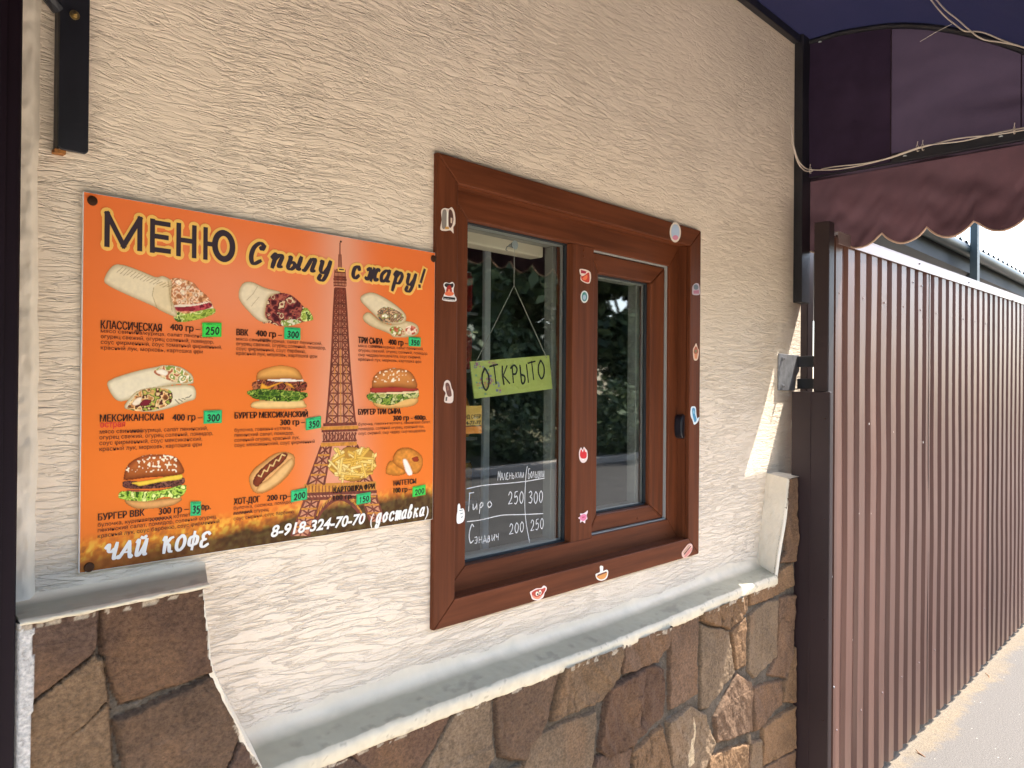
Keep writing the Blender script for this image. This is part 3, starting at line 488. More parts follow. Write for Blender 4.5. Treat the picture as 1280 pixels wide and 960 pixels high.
G = {  # pen strokes per letter in a unit box (x right, y up); 'c' strokes are curves
'О': [[(.5,1),(.16,.72),(.1,.3),(.38,0),(.75,.2),(.86,.65),(.55,1.0),(.40,.96)]], 'Т': [[(0,.93),(.9,1)],[(.46,1),(.5,0)]], 'К': [[(.30,1),(.22,.5),(.28,0)],[(.85,1),(.30,.48)],[(.30,.48),(.95,.02)]],
'Р': [[(.2,0),(.25,.95)],[(.05,.85),(.5,1),(.8,.78),(.6,.5),(.25,.48)]], 'Ы': [[(.08,1),(.1,.02),(.45,.05),(.52,.35),(.12,.48)],[(.9,1),(.92,0)]],
'0': [[(.5,1),(.18,.7),(.2,.25),(.5,0),(.8,.3),(.8,.75),(.5,1)]], '1': [[(.3,.75),(.55,1)],[(.55,1),(.5,0)]], '2': [[(.15,.75),(.4,1),(.75,.8),(.6,.4),(.12,.02)],[(.12,.02),(.85,.04)]], '3': [[(.2,.9),(.55,1),(.75,.78),(.4,.54)],[(.4,.54),(.8,.35),(.6,.04),(.15,.08)]],
'5': [[(.75,1),(.3,.97)],[(.3,.97),(.24,.55),(.6,.62),(.8,.32),(.5,0),(.18,.06)]], '4': [[(.3,1),(.2,.45)],[(.2,.45),(.85,.5)],[(.7,1),(.68,0)]],
'М': [[(0,0),(.18,1)],[(.18,1),(.5,.35)],[(.5,.35),(.85,1)],[(.85,1),(.95,0)]], 'А': [[(0,0),(.45,.8)],[(.45,.8),(.85,0)],[(.2,.3),(.7,.3)]], 'Л': [[(0,0),(.4,.75)],[(.4,.75),(.8,0)]], 'Е': [[(.7,.72),(.15,.7),(.15,.02),(.75,.04)],[(.15,.38),(.6,.4)]], 'н': [[(.1,.7),(.1,0)],[(.75,.7),(.75,0)],[(.1,.36),(.75,.36)]],
'ь': [[(.15,.7),(.15,.02),(.6,.05),(.6,.32),(.18,.36)]], 'к': [[(.15,.7),(.15,0)],[(.7,.7),(.2,.35)],[(.2,.35),(.75,0)]], 'и': [[(.1,.7),(.15,.05),(.55,.3),(.75,.7)],[(.75,.7),(.78,0)]], 'й': [[(.1,.7),(.15,.05),(.55,.3),(.75,.7)],[(.75,.7),(.78,0)],[(.3,.9),(.6,.9)]],
'Б': [[(.85,1),(.15,.96),(.12,0),(.65,.05),(.75,.38),(.15,.52)]], 'о': [[(.4,.7),(.08,.4),(.35,0),(.75,.3),(.45,.72)]], 'л': [[(0,0),(.35,.7)],[(.35,.7),(.72,0)]], 'ш': [[(.05,.7),(.08,0),(.8,0),(.8,.7)],[(.44,.7),(.44,0)]], 'Г': [[(.05,-.25),(.22,1)],[(.15,1),(.95,1.02)]], 'р': [[(.3,.8),(.1,-.45)],[(.18,.55),(.5,.85),(.75,.55),(.4,.25),(.2,.35)]],
'С': [[(.85,.9),(.5,1.05),(.1,.5),(.3,-.05),(.8,.05)]], 'э': [[(.15,.65),(.55,.7),(.7,.35),(.5,0),(.1,.05)],[(.3,.36),(.7,.36)]], 'д': [[(.15,.1),(.45,.75)],[(.45,.75),(.75,.1)],[(0,-.12),(.05,.1),(.85,.1),(.88,-.12)]], 'в': [[(.15,.7),(.15,0),(.6,.1),(.5,.35),(.15,.38)],[(.15,.7),(.5,.62),(.45,.4),(.15,.38)]], 'ч': [[(.1,.7),(.15,.4),(.65,.42)],[(.7,.75),(.66,0)]], '/': [[(.3,-.1),(.6,1.1)]],
# a connected brush script for the board's headline; x-height 1
's_Ч': [[(.0,1.0),(.22,1.25),(.26,.75),(.48,.62),(.72,.85)],[(.84,1.3),(.78,.1),(.95,.0)]], 's_А': [[(-.14,.12),(-.02,.0),(.26,.55),(.60,1.3)],[(.60,1.3),(.84,.0),(1.0,.05)],[(.10,.40),(.86,.42)]], 's_Й': [[(.02,1.15),(.16,1.3),(.14,.1),(.38,.05),(.66,.7),(.80,1.3)],[(.80,1.3),(.78,.08),(.98,.02)],[(.32,1.55),(.5,1.45),(.70,1.60)]],
's_К': [[(-.02,1.1),(.14,1.3),(.18,.0)],[(.86,1.25),(.6,1.15),(.22,.65)],[(.24,.66),(.55,.6),(.68,.08),(.92,.0)]], 's_О': [[(.5,1.3),(.14,.95),(.1,.3),(.4,.0),(.78,.35),(.82,.95),(.55,1.3),(.4,1.2)]], 's_Ф': [[(.5,1.45),(.46,-.05)],[(.5,1.12),(.12,.95),(.08,.45),(.3,.28),(.5,.32),(.82,.45),(.86,.92),(.6,1.12),(.46,1.1)]], 's_Е': [[(.86,1.12),(.6,1.3),(.22,1.1),(.28,.75),(.55,.68)],[(.55,.68),(.15,.55),(.12,.15),(.4,.0),(.82,.2)]],
's_С': [[(.95,1.45),(.62,1.62),(.30,1.2),(.28,.5),(.55,0),(.98,.28)],[(.95,1.45),(.88,1.18),(.74,1.28)]], 's_п': [[(.0,.72),(.22,1),(.20,.0)],[(.20,.55),(.45,.95),(.68,.85),(.62,.12),(.85,.1)]], 's_ы': [[(.0,.9),(.12,.9),(.10,.15),(.35,.0),(.55,.3),(.35,.55),(.12,.45)],[(.85,1),(.82,.12),(1.0,.12)]], 's_л': [[(.0,.05),(.18,.1),(.42,.95)],[(.42,.95),(.72,1.0),(.68,.12),(.9,.12)]],
's_у': [[(.02,.9),(.12,.95),(.14,.25),(.42,.05),(.66,.5),(.72,1)],[(.72,1),(.68,.0),(.5,-.55),(.18,-.48),(.22,-.18)]], 's_с': [[(.72,.78),(.55,1),(.2,.82),(.15,.25),(.45,0),(.78,.25)]], 's_ж': [[(.0,.85),(.2,1),(.3,.55),(.2,.05),(.0,.15)],[(.52,1),(.5,0)],[(1.0,.92),(.84,1),(.72,.55),(.84,.05),(1.05,.15)],[(.3,.55),(.72,.55)]], 's_а': [[(.68,.85),(.42,1),(.12,.6),(.22,.05),(.5,.15),(.68,.6)],[(.70,1),(.66,.15),(.9,.1)]],
's_р': [[(.0,.75),(.2,1),(.16,-.6)],[(.18,.5),(.45,1),(.72,.7),(.6,.1),(.3,.05),(.2,.2)]], 's_!': [[(.25,1.55),(.18,.45)],[(.14,.06),(.16,.0)]], 's_-': [[(.05,.5),(.6,.52)]], 's_д': [[(.62,.8),(.4,1),(.12,.6),(.2,.05),(.5,.15),(.64,.9)],[(.64,1.0),(.62,.0),(.45,-.55),(.15,-.5),(.2,-.2)]], 's_о': [[(.45,1),(.12,.6),(.3,0),(.68,.35),(.5,.98),(.75,.8)]], 's_т': [[(.0,.75),(.15,1),(.14,0)],[(.14,.6),(.36,.98),(.48,.8),(.46,0)],[(.46,.6),(.68,.98),(.82,.8),(.78,.1),(.95,.12)]],
's_в': [[(.12,.5),(.35,1.5),(.5,1.2),(.15,.6),(.2,.05),(.55,.1),(.6,.6),(.3,.7)]], 's_к': [[(.12,1.0),(.14,0)],[(.68,.95),(.5,.95),(.18,.5)],[(.2,.5),(.5,.4),(.62,.05),(.8,.1)]],
}
def hand(m, body, p0, p1, h, w_, y, pre='', con=0., adv=1.0, slant=0., jit=0., rise=0.):
    """body written with the pen from p0 to p1 (X, Z); h = capital height"""
    n = len(body); step = (p1[0]-p0[0])/max(1, n-1+.85); rr = random.Random(sum(map(ord, body)))
    for i, ch in enumerate(body):
        if ch == ' ': continue
        ox = p0[0]+i*step; oz = p0[1]+(p1[1]-p0[1])*i/max(1, n-1)+rr.uniform(-jit, jit)*h
        for k, s in enumerate(G[pre+ch]):
            q = [(ox+(a*.92+slant*b)*step*adv, oz+b*h) for a, b in s]; q = catmull(q, 7) if len(q) > 2 else q
            stroke(m, q, w_, y-k*3e-5-i*2e-6, con)
def zp(zoom, x, y, yy):
    ox, oy, s = zoom; return at(ox+x/s, oy+y/s, yy)
ZA, ZB, ZC, ZD, ZE, ZF = (90,230,5.3333), (320,270,5.3333), (90,390,5.3333), (280,390,4.5714), (90,550,5.3333), (280,540,4.5714)

# ------------------------------------------------------------------ the menu board
bx0, bx1, bz0, bz1 = .400, 1.0645, H-.2680, H+.2755; YB_ = -.009
board = MB().box((bx0, YB_, bz0), (bx1, -.0045, bz1)).build('menu_board', 'panel_edge', bevel=.0008)
tag(board, 'orange printed food menu board with a tower picture, screwed to the cream wall', 'menu board')
WLk = WL['menu_board']
# printed ground: warm orange, pale glow behind the tower, city and treetops along the foot
nx, nz = 300, 246; xx = np.linspace(bx0+.001, bx1-.001, nx); zz = np.linspace(bz0+.001, bz1-.001, nz); gx, gz = np.meshgrid(xx, zz); u = (gx-bx0)/(bx1-bx0); v = (bz1-gz)/(bz1-bz0)
tcx = (at(425, 450, YB_).x-bx0)/(bx1-bx0)
def mixc(a, b, t): return a*(1-t[..., None])+b*t[..., None]
base = np.ones(gx.shape+(3,))*np.array(lin('ea7a2e')); base = mixc(base, np.array(lin('e5743a')), np.clip(1-v*1.5, 0, 1))
gl = np.exp(-((u-tcx)/(.075+.03*v))**2)*(1-.35*np.clip((v-.75)*5, 0, 1)); base = mixc(base, np.array(lin('e3a184')), np.clip(gl*.95, 0, 1)); gl2 = np.exp(-(((u-.36)/.22)**2+((v-.22)/.16)**2)); base = mixc(base, np.array(lin('e8906a')), np.clip(gl2*.75, 0, 1))
sky_l = .932-.045*u-.02*np.exp(-((u-tcx)/.12)**2); city = np.clip((v-sky_l+.035+.02*(fbm(u*40, v*30, 4)-.5))*22, 0, 1); cn = fbm(u*120, v*90, 6, 3)
cc = mixc(np.ones(gx.shape+(3,))*np.array(lin('d8862c')), np.array(lin('f0c64e')), np.clip((cn-.5)*5, 0, 1)); cc = mixc(cc, np.array(lin('9a5a2c')), np.clip((.45-cn)*5, 0, 1)); base = mixc(base, cc, city*np.clip(.35+.75*fbm(u*9, v*3, 16), 0, .85))
tr_ = np.clip((v-sky_l+.012*np.clip(u*3-.6, 0, 1.6)-.012+.03*(fbm(u*26, v*20, 9)-.5))*30, 0, 1); fn = fbm(u*70, v*60, 11, 3); fc = mixc(np.ones(gx.shape+(3,))*np.array(lin('2e2619')), np.array(lin('4a4028')), np.clip((fn-.4)*4, 0, 1))
fc = mixc(fc, np.array(lin('b8662a')), np.clip(1-(u-.0)/.34, 0, 1)*np.clip(.35+fn*.6, 0, 1)*.95); base = mixc(base, fc, tr_*.93)
grid_mesh('printed_ground', np.stack([gx, np.full(gx.shape, YB_-.0002), gz], -1), base, 'print', board)

# the tower, a lattice of printed strips
YT = YB_-.0005; m = MB(); yk = [0, 0]
def seg(a, b, w_, c=0):
    m.cur = c; A = at(a[0], a[1], YT); B_ = at(b[0], b[1], YT); d = np.array([B_.x-A.x, B_.z-A.z]); L_ = np.hypot(*d) or 1; nn = np.array([-d[1], d[0]])/L_*w_*.68; yk[0] += 1; y = YT-(yk[0] % 60)*1.2e-6
    m.add([(A.x+nn[0], y, A.z+nn[1]), (A.x-nn[0], y, A.z-nn[1]), (B_.x-nn[0], y, B_.z-nn[1]), (B_.x+nn[0], y, B_.z+nn[1])], [(0, 1, 2, 3)])
def lerp(a, b, t): return a+(b-a)*t
def fill(pl):
    m.cur = 2; yk[1] += 1; m.add([(lambda v: (v.x, YT+.00012-yk[1]*1e-6, v.z))(at(a, b, YT)) for a, b in pl], [tuple(range(len(pl)))])
seg((425,303),(425,334), .0016); seg((423.6,318),(423,336), .0012); seg((426.4,318),(427,336), .0012)
for yy, ww in ((337,8),(340,12),(346,14),(349,15),(353,15),(357,13),(360,10)): seg((425-ww*.55,yy),(425+ww*.55,yy+.8), .0028 if yy in (346,349) else .0016)
for t in np.linspace(-1, 1, 9): seg((425+t*6.4,337),(425+t*7.6,358), .0011)
def tower_edge(y):   # half width of the shaft in photo pixels
    return float(np.interp(y, [360, 385, 420, 450, 480, 510, 530], [6.2, 7.8, 9.5, 11, 13.4, 16, 18.2]))
ys = [360]
while ys[-1] < 526: ys.append(ys[-1]+max(5.5, tower_edge(ys[-1])*.95))
ys[-1] = 530
cxy = lambda y: 425+(y-360)*.006
for a, b in zip(ys[:-1], ys[1:]):
    wa, wb = tower_edge(a), tower_edge(b); ca, cb = cxy(a), cxy(b)
    fill([(ca-wa,a),(cb-wb,b),(cb+wb,b),(ca+wa,a)])
    for q in (-1, 1):
        seg((ca+q*wa,a),(cb+q*wb,b), .0030); seg((ca+q*wa*.22,a),(cb+q*wb*.22,b), .0020); seg((ca+q*wa,a),(cb+q*wb*.22,b), .0017); seg((ca+q*wa*.22,a),(cb+q*wb,b), .0017); seg((ca+q*wa*.6,a),(cb+q*wb*.6,b), .0010, 1 if a > 450 else 0)
    seg((ca-wa,a),(ca+wa,a+.4), .0019); seg((ca,a),(cb,b), .0014, 1 if a > 430 else 0)
for yy, x0, x1, ww, c in ((531,404,446,.004,0),(535.5,401,448,.0045,1),(539,402,447,.003,0),(556,401,446,.005,1),(552,403,446,.002,0)): seg((x0,yy),(x1,yy-1.5), ww, c)
for x in np.linspace(405, 444, 12): seg((x,540),(x-.5,552), .0018)
for x in np.linspace(405, 441, 8): seg((x,541),(x+4.5,551), .0014); seg((x+4.5,541),(x,551), .0014)
def leg(xa, xb, xc, xd, y0, y1, n):
    for i in range(n):
        t, s = i/n, (i+1)/n; y_, y2 = lerp(y0, y1, t), lerp(y0, y1, s); a, b, c, d = lerp(xa, xc, t), lerp(xb, xd, t), lerp(xa, xc, s), lerp(xb, xd, s)
        fill([(a,y_),(c,y2),(d,y2),(b,y_)]); seg((a,y_),(c,y2), .0035); seg((b,y_),(d,y2), .0035); seg((a,y_),(d,y2), .0022); seg((b,y_),(c,y2), .0022); seg((a,y_),(b,y_-.5), .0026, 1); seg(((a+b)/2,y_),((c+d)/2,y2), .002)
leg(402, 414, 384, 405, 557, 606, 4); leg(434, 446, 448, 466, 556, 604, 4)
for yy, x0, x1, ww, c in ((607,380,470,.004,1),(612,380,470,.009,1),(618,379,471,.004,0),(624,378,472,.004,0)): seg((x0,yy),(x1,yy-3.5), ww, c)
for x in np.arange(382, 470, 4.2): seg((x,619),(x+3,624), .0016); seg((x,607),(x,615), .0012)
leg(381, 399, 364, 386, 625, 670, 4); leg(452, 470, 463, 481, 621, 652, 3)
arc = [(396+58*t, 650-26*math.sin(math.pi*min(1, max(0, t)))**.8) for t in np.linspace(0, 1, 16)]
for a, b in zip(arc[:-1], arc[1:]): seg(a, b, .0042); seg((a[0],a[1]-5),(b[0],b[1]-5), .0025, 1); seg(a, (b[0],b[1]-5), .0012)
fill([(418,337),(417,358),(433,358),(432,337)]); fill([(403,540),(402,553),(445,552),(446,538)]); fill([(380,618),(379,626),(471,621),(470,613)]); m.build('tower_picture', ['tower_dark', 'tower_gold', 'tower_mid'], board)

# printed food, each a picture of its own: a fine mesh of colour spots cut to its outline
class Pic:
    def __init__(s, zoom, box, cell=3.4):
        s.z = zoom; x = np.arange(box[0], box[2], cell); y = np.arange(box[3], box[1], -cell); s.X, s.Y = np.meshgrid(x, y); s.c = np.zeros(s.X.shape+(3,)); s.m = np.zeros(s.X.shape, bool); s.k = 0
    def mask(s, pl, curve=True): return inpoly(s.X, s.Y, catmull(pl, 5, True) if curve else pl)
    def poly(s, pl, col, edge=None, rim=22, amp=.10, sc=.05, curve=True, light=0):
        pl = catmull(pl, 5, True) if curve else pl; I = inpoly(s.X, s.Y, pl); s.k += 1
        if not I.any(): return I
        x, y = s.X[I], s.Y[I]; d = dpoly(x, y, pl); t = np.clip(d/rim, 0, 1)**.7; a = np.array(lin(edge or col)); b = np.array(lin(col)); c = a*(1-t[:, None])+b*t[:, None]
        n = 1+amp*2*(fbm(x*sc, y*sc, s.k, 3)-.5)
        if light: yy = (y-y.min())/(np.ptp(y)+1e-6); n = n*(1+light*(.5-yy))
        s.c[I] = c*n[:, None]; s.m |= I; return I
    def speck(s, I, cols, sc=.05, seed=0, ridge=True):
        x, y = s.X[I], s.Y[I]; n1 = fbm(x*sc, y*sc, 91+seed, 2); n2 = fbm(x*sc*.7+9, y*sc*.9, 55+seed, 2); k = np.clip(((n1*1.35+n2*.9-.62)/1.0*len(cols)), 0, len(cols)-1).astype(int); c = np.array([lin(q) for q in cols])[k]
        if ridge: c = c*(.6+.8*fbm(x*sc*2.2, y*sc*2.2, 7+seed, 3))[:, None]
        s.c[I] = c; s.m |= I
    def lines(s, segs, w_, col, a=.6):
        for p, q in segs:
            I = (dpoly(s.X, s.Y, [p, q], False) < w_) & s.m; s.c[I] = s.c[I]*(1-a)+np.array(lin(col))*a
    def seeds(s, I, thr=.73, sc=.11, col='f4e8cc'):
        n = vnoise(s.X*sc, s.Y*sc, 3); J = I & (n > thr); s.c[J] = np.array(lin(col))
    def shadow(s): pass
    def build(s, name, lay=0):
        P = np.zeros(s.X.shape+(3,)); y = YB_-.0008-lay*.0001
        for i in range(s.X.shape[0]):
            a = zp(s.z, s.X[i, 0], s.Y[i, 0], y); b_ = zp(s.z, s.X[i, -1], s.Y[i, -1], y)
            for j in range(s.X.shape[1]): q = zp(s.z, s.X[i, j], s.Y[i, j], y); P[i, j] = q
        return grid_mesh(name, P, s.c, 'print', board, mask=s.m)
GR = ['6f8a2e', 'a9bb52', '8aa23c', 'cfd88a', '4a6424']
p = Pic(ZA, (205, 530, 960, 930)); p.speck(p.mask([(655,640),(790,650),(850,705),(910,760),(945,850),(840,890),(705,915),(668,850)]), ['a86a44','d8a070','e8c8a8','c08058','f0dcc0'], .035, 1); p.speck(p.mask([(690,815),(800,800),(910,788),(930,820),(820,850),(700,845)]), ['8a2a34','b84a50','70202c'], .03, 2)
p.speck(p.mask([(675,850),(760,865),(850,845),(945,828),(950,862),(850,902),(705,920)]), GR, .04, 3); p.poly([(690,806),(820,800),(900,785),(905,792),(820,812),(700,820)], 'ead8c4'); p.poly([(213,635),(272,545),(345,540),(460,580),(560,620),(605,612),(662,650),(664,760),(700,882),(600,850),(540,815),(380,745),(250,682)], 'e6d6b4', 'b49a70', 30, .08)
p.lines([((300+i*22, 588+i*6.5+(i % 3)*4), (338+i*22, 555+i*8)) for i in range(0, 17)], 2.6, '8a6a44', .55); p.lines([((545,690),(535,740)),((535,740),(572,842)),((640,640),(668,850))], 2.5, '9a7e54', .6); I = p.mask([(545,690),(660,660),(660,860),(570,840)]); p.c[I] *= np.array([.96, .92, .84]); p.build('wrap_picture')
p = Pic(ZB, (-122, 430, 385, 745)); f = p.mask([(60,500),(160,510),(230,525),(290,575),(345,640),(382,688),(300,712),(185,738),(90,715),(40,700)]); p.speck(f, ['4a2024','7a3034','a85a4a','5a2428','e0c8a0','8a4438'], .035, 4); p.speck(p.mask([(300,650),(335,610),(382,688),(310,700)]), GR, .04, 5); p.speck(p.mask([(170,700),(260,690),(300,712),(190,738)]), ['c8d0a0','8aa04a','e0dcc0'], .04, 6)
p.poly([(-116,505),(-85,448),(-25,440),(60,478),(165,508),(95,535),(68,600),(62,665),(85,705),(20,700),(-60,625),(-110,560)], 'e4d4b4', 'b09468', 26, .09); p.lines([((-60,560),(-20,520)),((-20,520),(10,470)),((-30,600),(20,540))], 2.5, '9a7c52', .5); p.build('wrap_picture')
p = Pic(ZB, (685, 505, 1095, 820)); p.poly([(710,680),(752,640),(830,700),(900,722),(1000,700),(1070,722),(1087,770),(1050,802),(930,812),(880,782),(760,732)], 'dcc8a0', 'a88a5a', 22, .1); p.speck(p.mask([(890,760),(920,735),(975,750),(990,790),(930,800)]), ['d8b890','b85a44','8aa04a','f0e0c8'], .05, 7); p.speck(p.mask([(1000,745),(1040,730),(1075,760),(1050,790),(1005,785)]), ['d8806a','c0543c','f0d8c0'], .05, 8)
p.poly([(695,560),(722,520),(790,512),(900,570),(985,640),(1002,690),(960,722),(870,716),(820,690),(760,632)], 'e2d2b0', 'ac9064', 24, .09); p.speck(p.mask([(808,640),(860,605),(930,625),(985,665),(960,705),(870,708),(825,690)]), ['8a6a50','d8b088','5c5a4c','b08060','9aa85a','f0e4d0'], .045, 9); p.lines([((880,620),(895,690))], 4, '6a4a34', .7); p.build('wrap_picture')
p = Pic(ZC, (228, 340, 835, 675)); p.poly([(235,492),(270,445),(440,390),(560,365),(625,352),(720,365),(790,410),(812,450),(790,482),(640,492),(400,580),(300,590)], 'e8dcbe', 'b09a6c', 28, .08); p.speck(p.mask([(548,392),(620,358),(720,375),(788,430),(798,466),(700,470),(620,445),(565,420)]), ['c8a060','f2e6d0','8aa04a','e8cda0','b0603c'], .03, 10); p.poly([(560,395),(600,380),(640,400),(625,425),(575,412)], 'f4ead8', 'd8b898', 8)
p.poly([(355,645),(380,580),(450,520),(600,495),(780,485),(826,520),(820,580),(760,602),(650,642),(520,667)], 'e8dcbc', 'ac9260', 24, .08); p.speck(p.mask([(370,635),(450,530),(560,508),(650,520),(672,570),(640,622),(520,657),(400,657)]), ['7a4a2c','c88a50','e8c890','5a2c24','98a848','d8a868'], .035, 11); p.poly([(400,610),(430,575),(465,570),(455,610),(420,625)], 'f2e2c8', 'c89c70', 8); p.poly([(450,620),(480,585),(530,590),(500,625)], '7a2430', '5a1820', 8); p.lines([((690+i*22,585-i*4),(715+i*20,610-i*14)) for i in range(5)], 3.5, '4a3a28', .7); p.build('wrap_picture')
p = Pic(ZD, (125, 300, 480, 560)); p.poly([(170,512),(300,500),(440,500),(462,520),(450,550),(180,553)], 'edc886', 'b07a3a', 18, .08); p.poly([(205,380),(320,372),(440,380),(445,402),(320,408),(205,402)], 'f0e8dc', 'b8a090', 10); p.speck(p.mask([(160,410),(220,388),(320,400),(460,398),(472,432),(430,455),(200,455)]), ['5a2a24','8a4434','3a2018','b06a44','6a3a28'], .04, 12)
p.poly([(205,440),(215,405),(250,425),(330,398),(395,435),(405,440),(380,408),(330,405),(250,440)], 'eaa83a', 'c07a20', 8, curve=False); p.speck(p.mask([(130,455),(200,440),(350,448),(470,460),(476,485),(400,512),(200,502),(150,480)]), ['3a5a1e','6a8a2c','2c4418','9ab04a','4a6a24'], .045, 13); p.poly([(185,378),(205,335),(310,305),(400,318),(440,355),(442,388),(360,382),(200,388)], 'e2a658', 'a8622a', 26, .08, light=.5); p.build('burger_picture')
p = Pic(ZD, (815, 310, 1115, 555)); p.poly([(850,495),(980,480),(1105,485),(1092,532),(1000,550),(880,547)], 'e8b870', 'a8682c', 20, .08); p.poly([(850,450),(970,442),(1098,440),(1090,475),(860,478)], 'ecd6a8', 'c8a060', 8); p.poly([(845,432),(970,428),(1096,432),(1096,452),(960,458),(848,462)], 'a83a30', '6e2420', 8); p.speck(p.mask([(818,470),(900,466),(1000,470),(1106,462),(1106,490),(1040,500),(950,532),(840,512)]), ['5a7a2c','8aa040','3a5420','c8c888','a8a858'], .05, 14)
I = p.poly([(850,432),(858,370),(900,335),(970,320),(1050,335),(1092,380),(1096,436),(970,428)], 'cc8444', '8e4a20', 28, .08, light=.35); p.seeds(I & (p.Y < 400), .76, .10); p.build('burger_picture')
p = Pic(ZE, (300, 85, 765, 465)); p.poly([(352,400),(500,402),(722,382),(690,430),(560,457),(420,457)], 'dca262', '96602c', 22, .12); p.poly([(380,330),(560,335),(735,300),(740,320),(600,350),(390,350)], 'b05a40', '7a3a28', 8); p.speck(p.mask([(355,272),(540,280),(732,248),(733,298),(560,324),(360,322)]), ['4a2a26','6e4238','33201e','84564a'], .05, 15); p.poly([(400,285),(540,262),(720,228),(722,262),(590,280),(460,306),(430,298)], 'f0cc48', 'c8962a', 10)
p.speck(p.mask([(310,362),(340,340),(450,345),(600,335),(750,298),(757,345),(705,388),(620,380),(500,408),(330,395)]), ['3a5a1a','8ab038','c0d860','5a8024','e0ec90'], .035, 16); I = p.poly([(346,240),(375,165),(460,110),(560,95),(680,110),(735,170),(742,222),(640,242),(500,252),(360,268)], 'b0602c', '6e2e16', 34, .14, light=.5); p.seeds(I & (p.Y < 215) & (p.X < 700), .66, .085); p.build('burger_picture')
p = Pic(ZF, (130, 105, 412, 355)); p.poly([(142,270),(170,215),(225,170),(290,125),(350,113),(400,135),(402,195),(335,282),(235,347),(170,342)], 'dfa868', 'a06428', 26, .12); p.poly([(165,290),(190,235),(260,170),(330,122),(365,130),(330,180),(250,250),(195,312)], '7e3a22', '4a1c12', 12, .2); p.lines([((195+i*17, 262-i*15+(8 if i % 2 else -14)), (195+(i+1)*17, 262-(i+1)*15+(-14 if i % 2 else 8))) for i in range(9)], 3.5, 'e8c884', .9); p.poly([(205,300),(260,262),(330,195),(385,150),(396,190),(330,278),(235,340),(185,338)], 'e6b878', 'a86a30', 16, .12); p.build('hot_dog_picture')
p = Pic(ZF, (590, 70, 875, 290), 3.0); r0 = random.Random(5)
p.poly([(598,205),(640,140),(700,85),(790,95),(850,110),(868,190),(820,255),(740,285),(660,262)], 'b8863a', '8a5a20', 14)
for i in range(70):
    a = r0.uniform(0, 6.28); q = math.sqrt(r0.random()); cx_, cy_ = 735+115*q*math.cos(a), 182+82*q*math.sin(a); L_ = r0.uniform(26, 62); t = r0.gauss(-.35, .8); ww = r0.uniform(6, 10); dx, dy = math.cos(t)*L_, math.sin(t)*L_; ex, ey = -math.sin(t)*ww, math.cos(t)*ww
    p.poly([(cx_-dx+ex,cy_-dy+ey),(cx_+dx+ex,cy_+dy+ey),(cx_+dx-ex,cy_+dy-ey),(cx_-dx-ex,cy_-dy-ey)], r0.choice(['f0d078','ecc460','f4dc90','e2b450']), 'a8741e', 5, .06, curve=False)
p.build('fries_picture')
p = Pic(ZF, (915, 80, 1145, 260)); p.poly([(922,220),(950,165),(1010,180),(1040,230),(1000,250),(940,245)], 'd88a34', '9a5418', 18, .3, .07); p.poly([(965,170),(990,105),(1050,88),(1120,125),(1138,180),(1105,238),(1040,225)], 'd98c38', '984e18', 22, .32, .07); p.poly([(1022,160),(1045,160),(1078,235),(1062,250),(1045,240),(1030,200)], 'f4e8dc', 'd8b498', 7); p.poly([(1075,150),(1105,140),(1112,165),(1085,170)], '9a3a20', '7a2a14', 6); p.build('nuggets_picture')

# lettering of the board
YX = YB_-.0014
def tl(m, zoom, body, a, b, cap, y=YX, **k):
    A = zp(zoom, *a, y); B_ = zp(zoom, *b, y); top = zp(zoom, a[0], a[1]-cap, y); line(m, body, A, B_, top.z-A.z, y, **k)
mt, mh = MB(), MB()
# МЕНЮ: dark letters over a wider orange-yellow halo
MG = {'М': (0, .265, [[(.06,0),(.06,1)],[(.06,1),(.5,.03)],[(.5,.03),(.94,1)],[(.94,1),(.94,0)]]), 'Е': (.335, .470, [[(.06,0),(.06,1)],[(.06,.955),(.95,.955)],[(.06,.5),(.85,.5)],[(.06,.045),(.98,.045)]]), 'Н': (.535, .680, [[(.07,0),(.07,1)],[(.93,1),(.93,0)],[(.07,.5),(.93,.5)]]), 'Ю': (.755, 1.0, [[(.03,0),(.03,1)],[(.03,.5),(.34,.5)],[(.66+.31*math.sin(t), .5+.47*math.cos(t)) for t in np.linspace(0, 2*math.pi+.25, 34)]])}
pA, pB, pT = zp(ZA, 218, 402, YX), zp(ZA, 1075, 500, YX), zp(ZA, 218, 195, YX); WM, HM = pB.x-pA.x, pT.z-pA.z
for ch, (a0, a1, ss) in MG.items():
    for k, sg_ in enumerate(ss):
        q = [(pA.x+(a0+(a1-a0)*x_)*WM, pA.z+z_*HM) for x_, z_ in sg_]; stroke(mt, q, .0098, YX-k*4e-5); stroke(mh, q, .0185, YX+.0004-k*3e-5); kq = 0
        for e_ in (q[0], q[-1]):      # halo caps
            kq += 1; mh.add([(e_[0]+.0092*math.cos(t), YX+.00026-k*2e-5-kq*1e-5, e_[1]+.0092*math.sin(t)) for t in np.linspace(0, 2*math.pi, 12, endpoint=False)], [tuple(range(12))])
mh.build('title_halo', 'text_halo', board); mt.build('title_lettering', 'text_title', board); mt, mh = MB(), MB()
def script(body, p0, p1, h, w_, **k): hand(mt, body, p0, p1, h, w_, YX, 's_', .52, slant=.22, **k); hand(mh, body, p0, p1, h, w_*2.25, YX+.0003, 's_', .25, slant=.22, **k)
def bz(zoom, x, y): q = zp(zoom, x, y, YX); return (q.x, q.z)
q0, q1 = bz(ZA, 1172, 530), bz(ZB, 62, 325); zb = q0[1]
hs = bz(ZB, 95, 243)[1]-bz(ZB, 95, 330)[1]
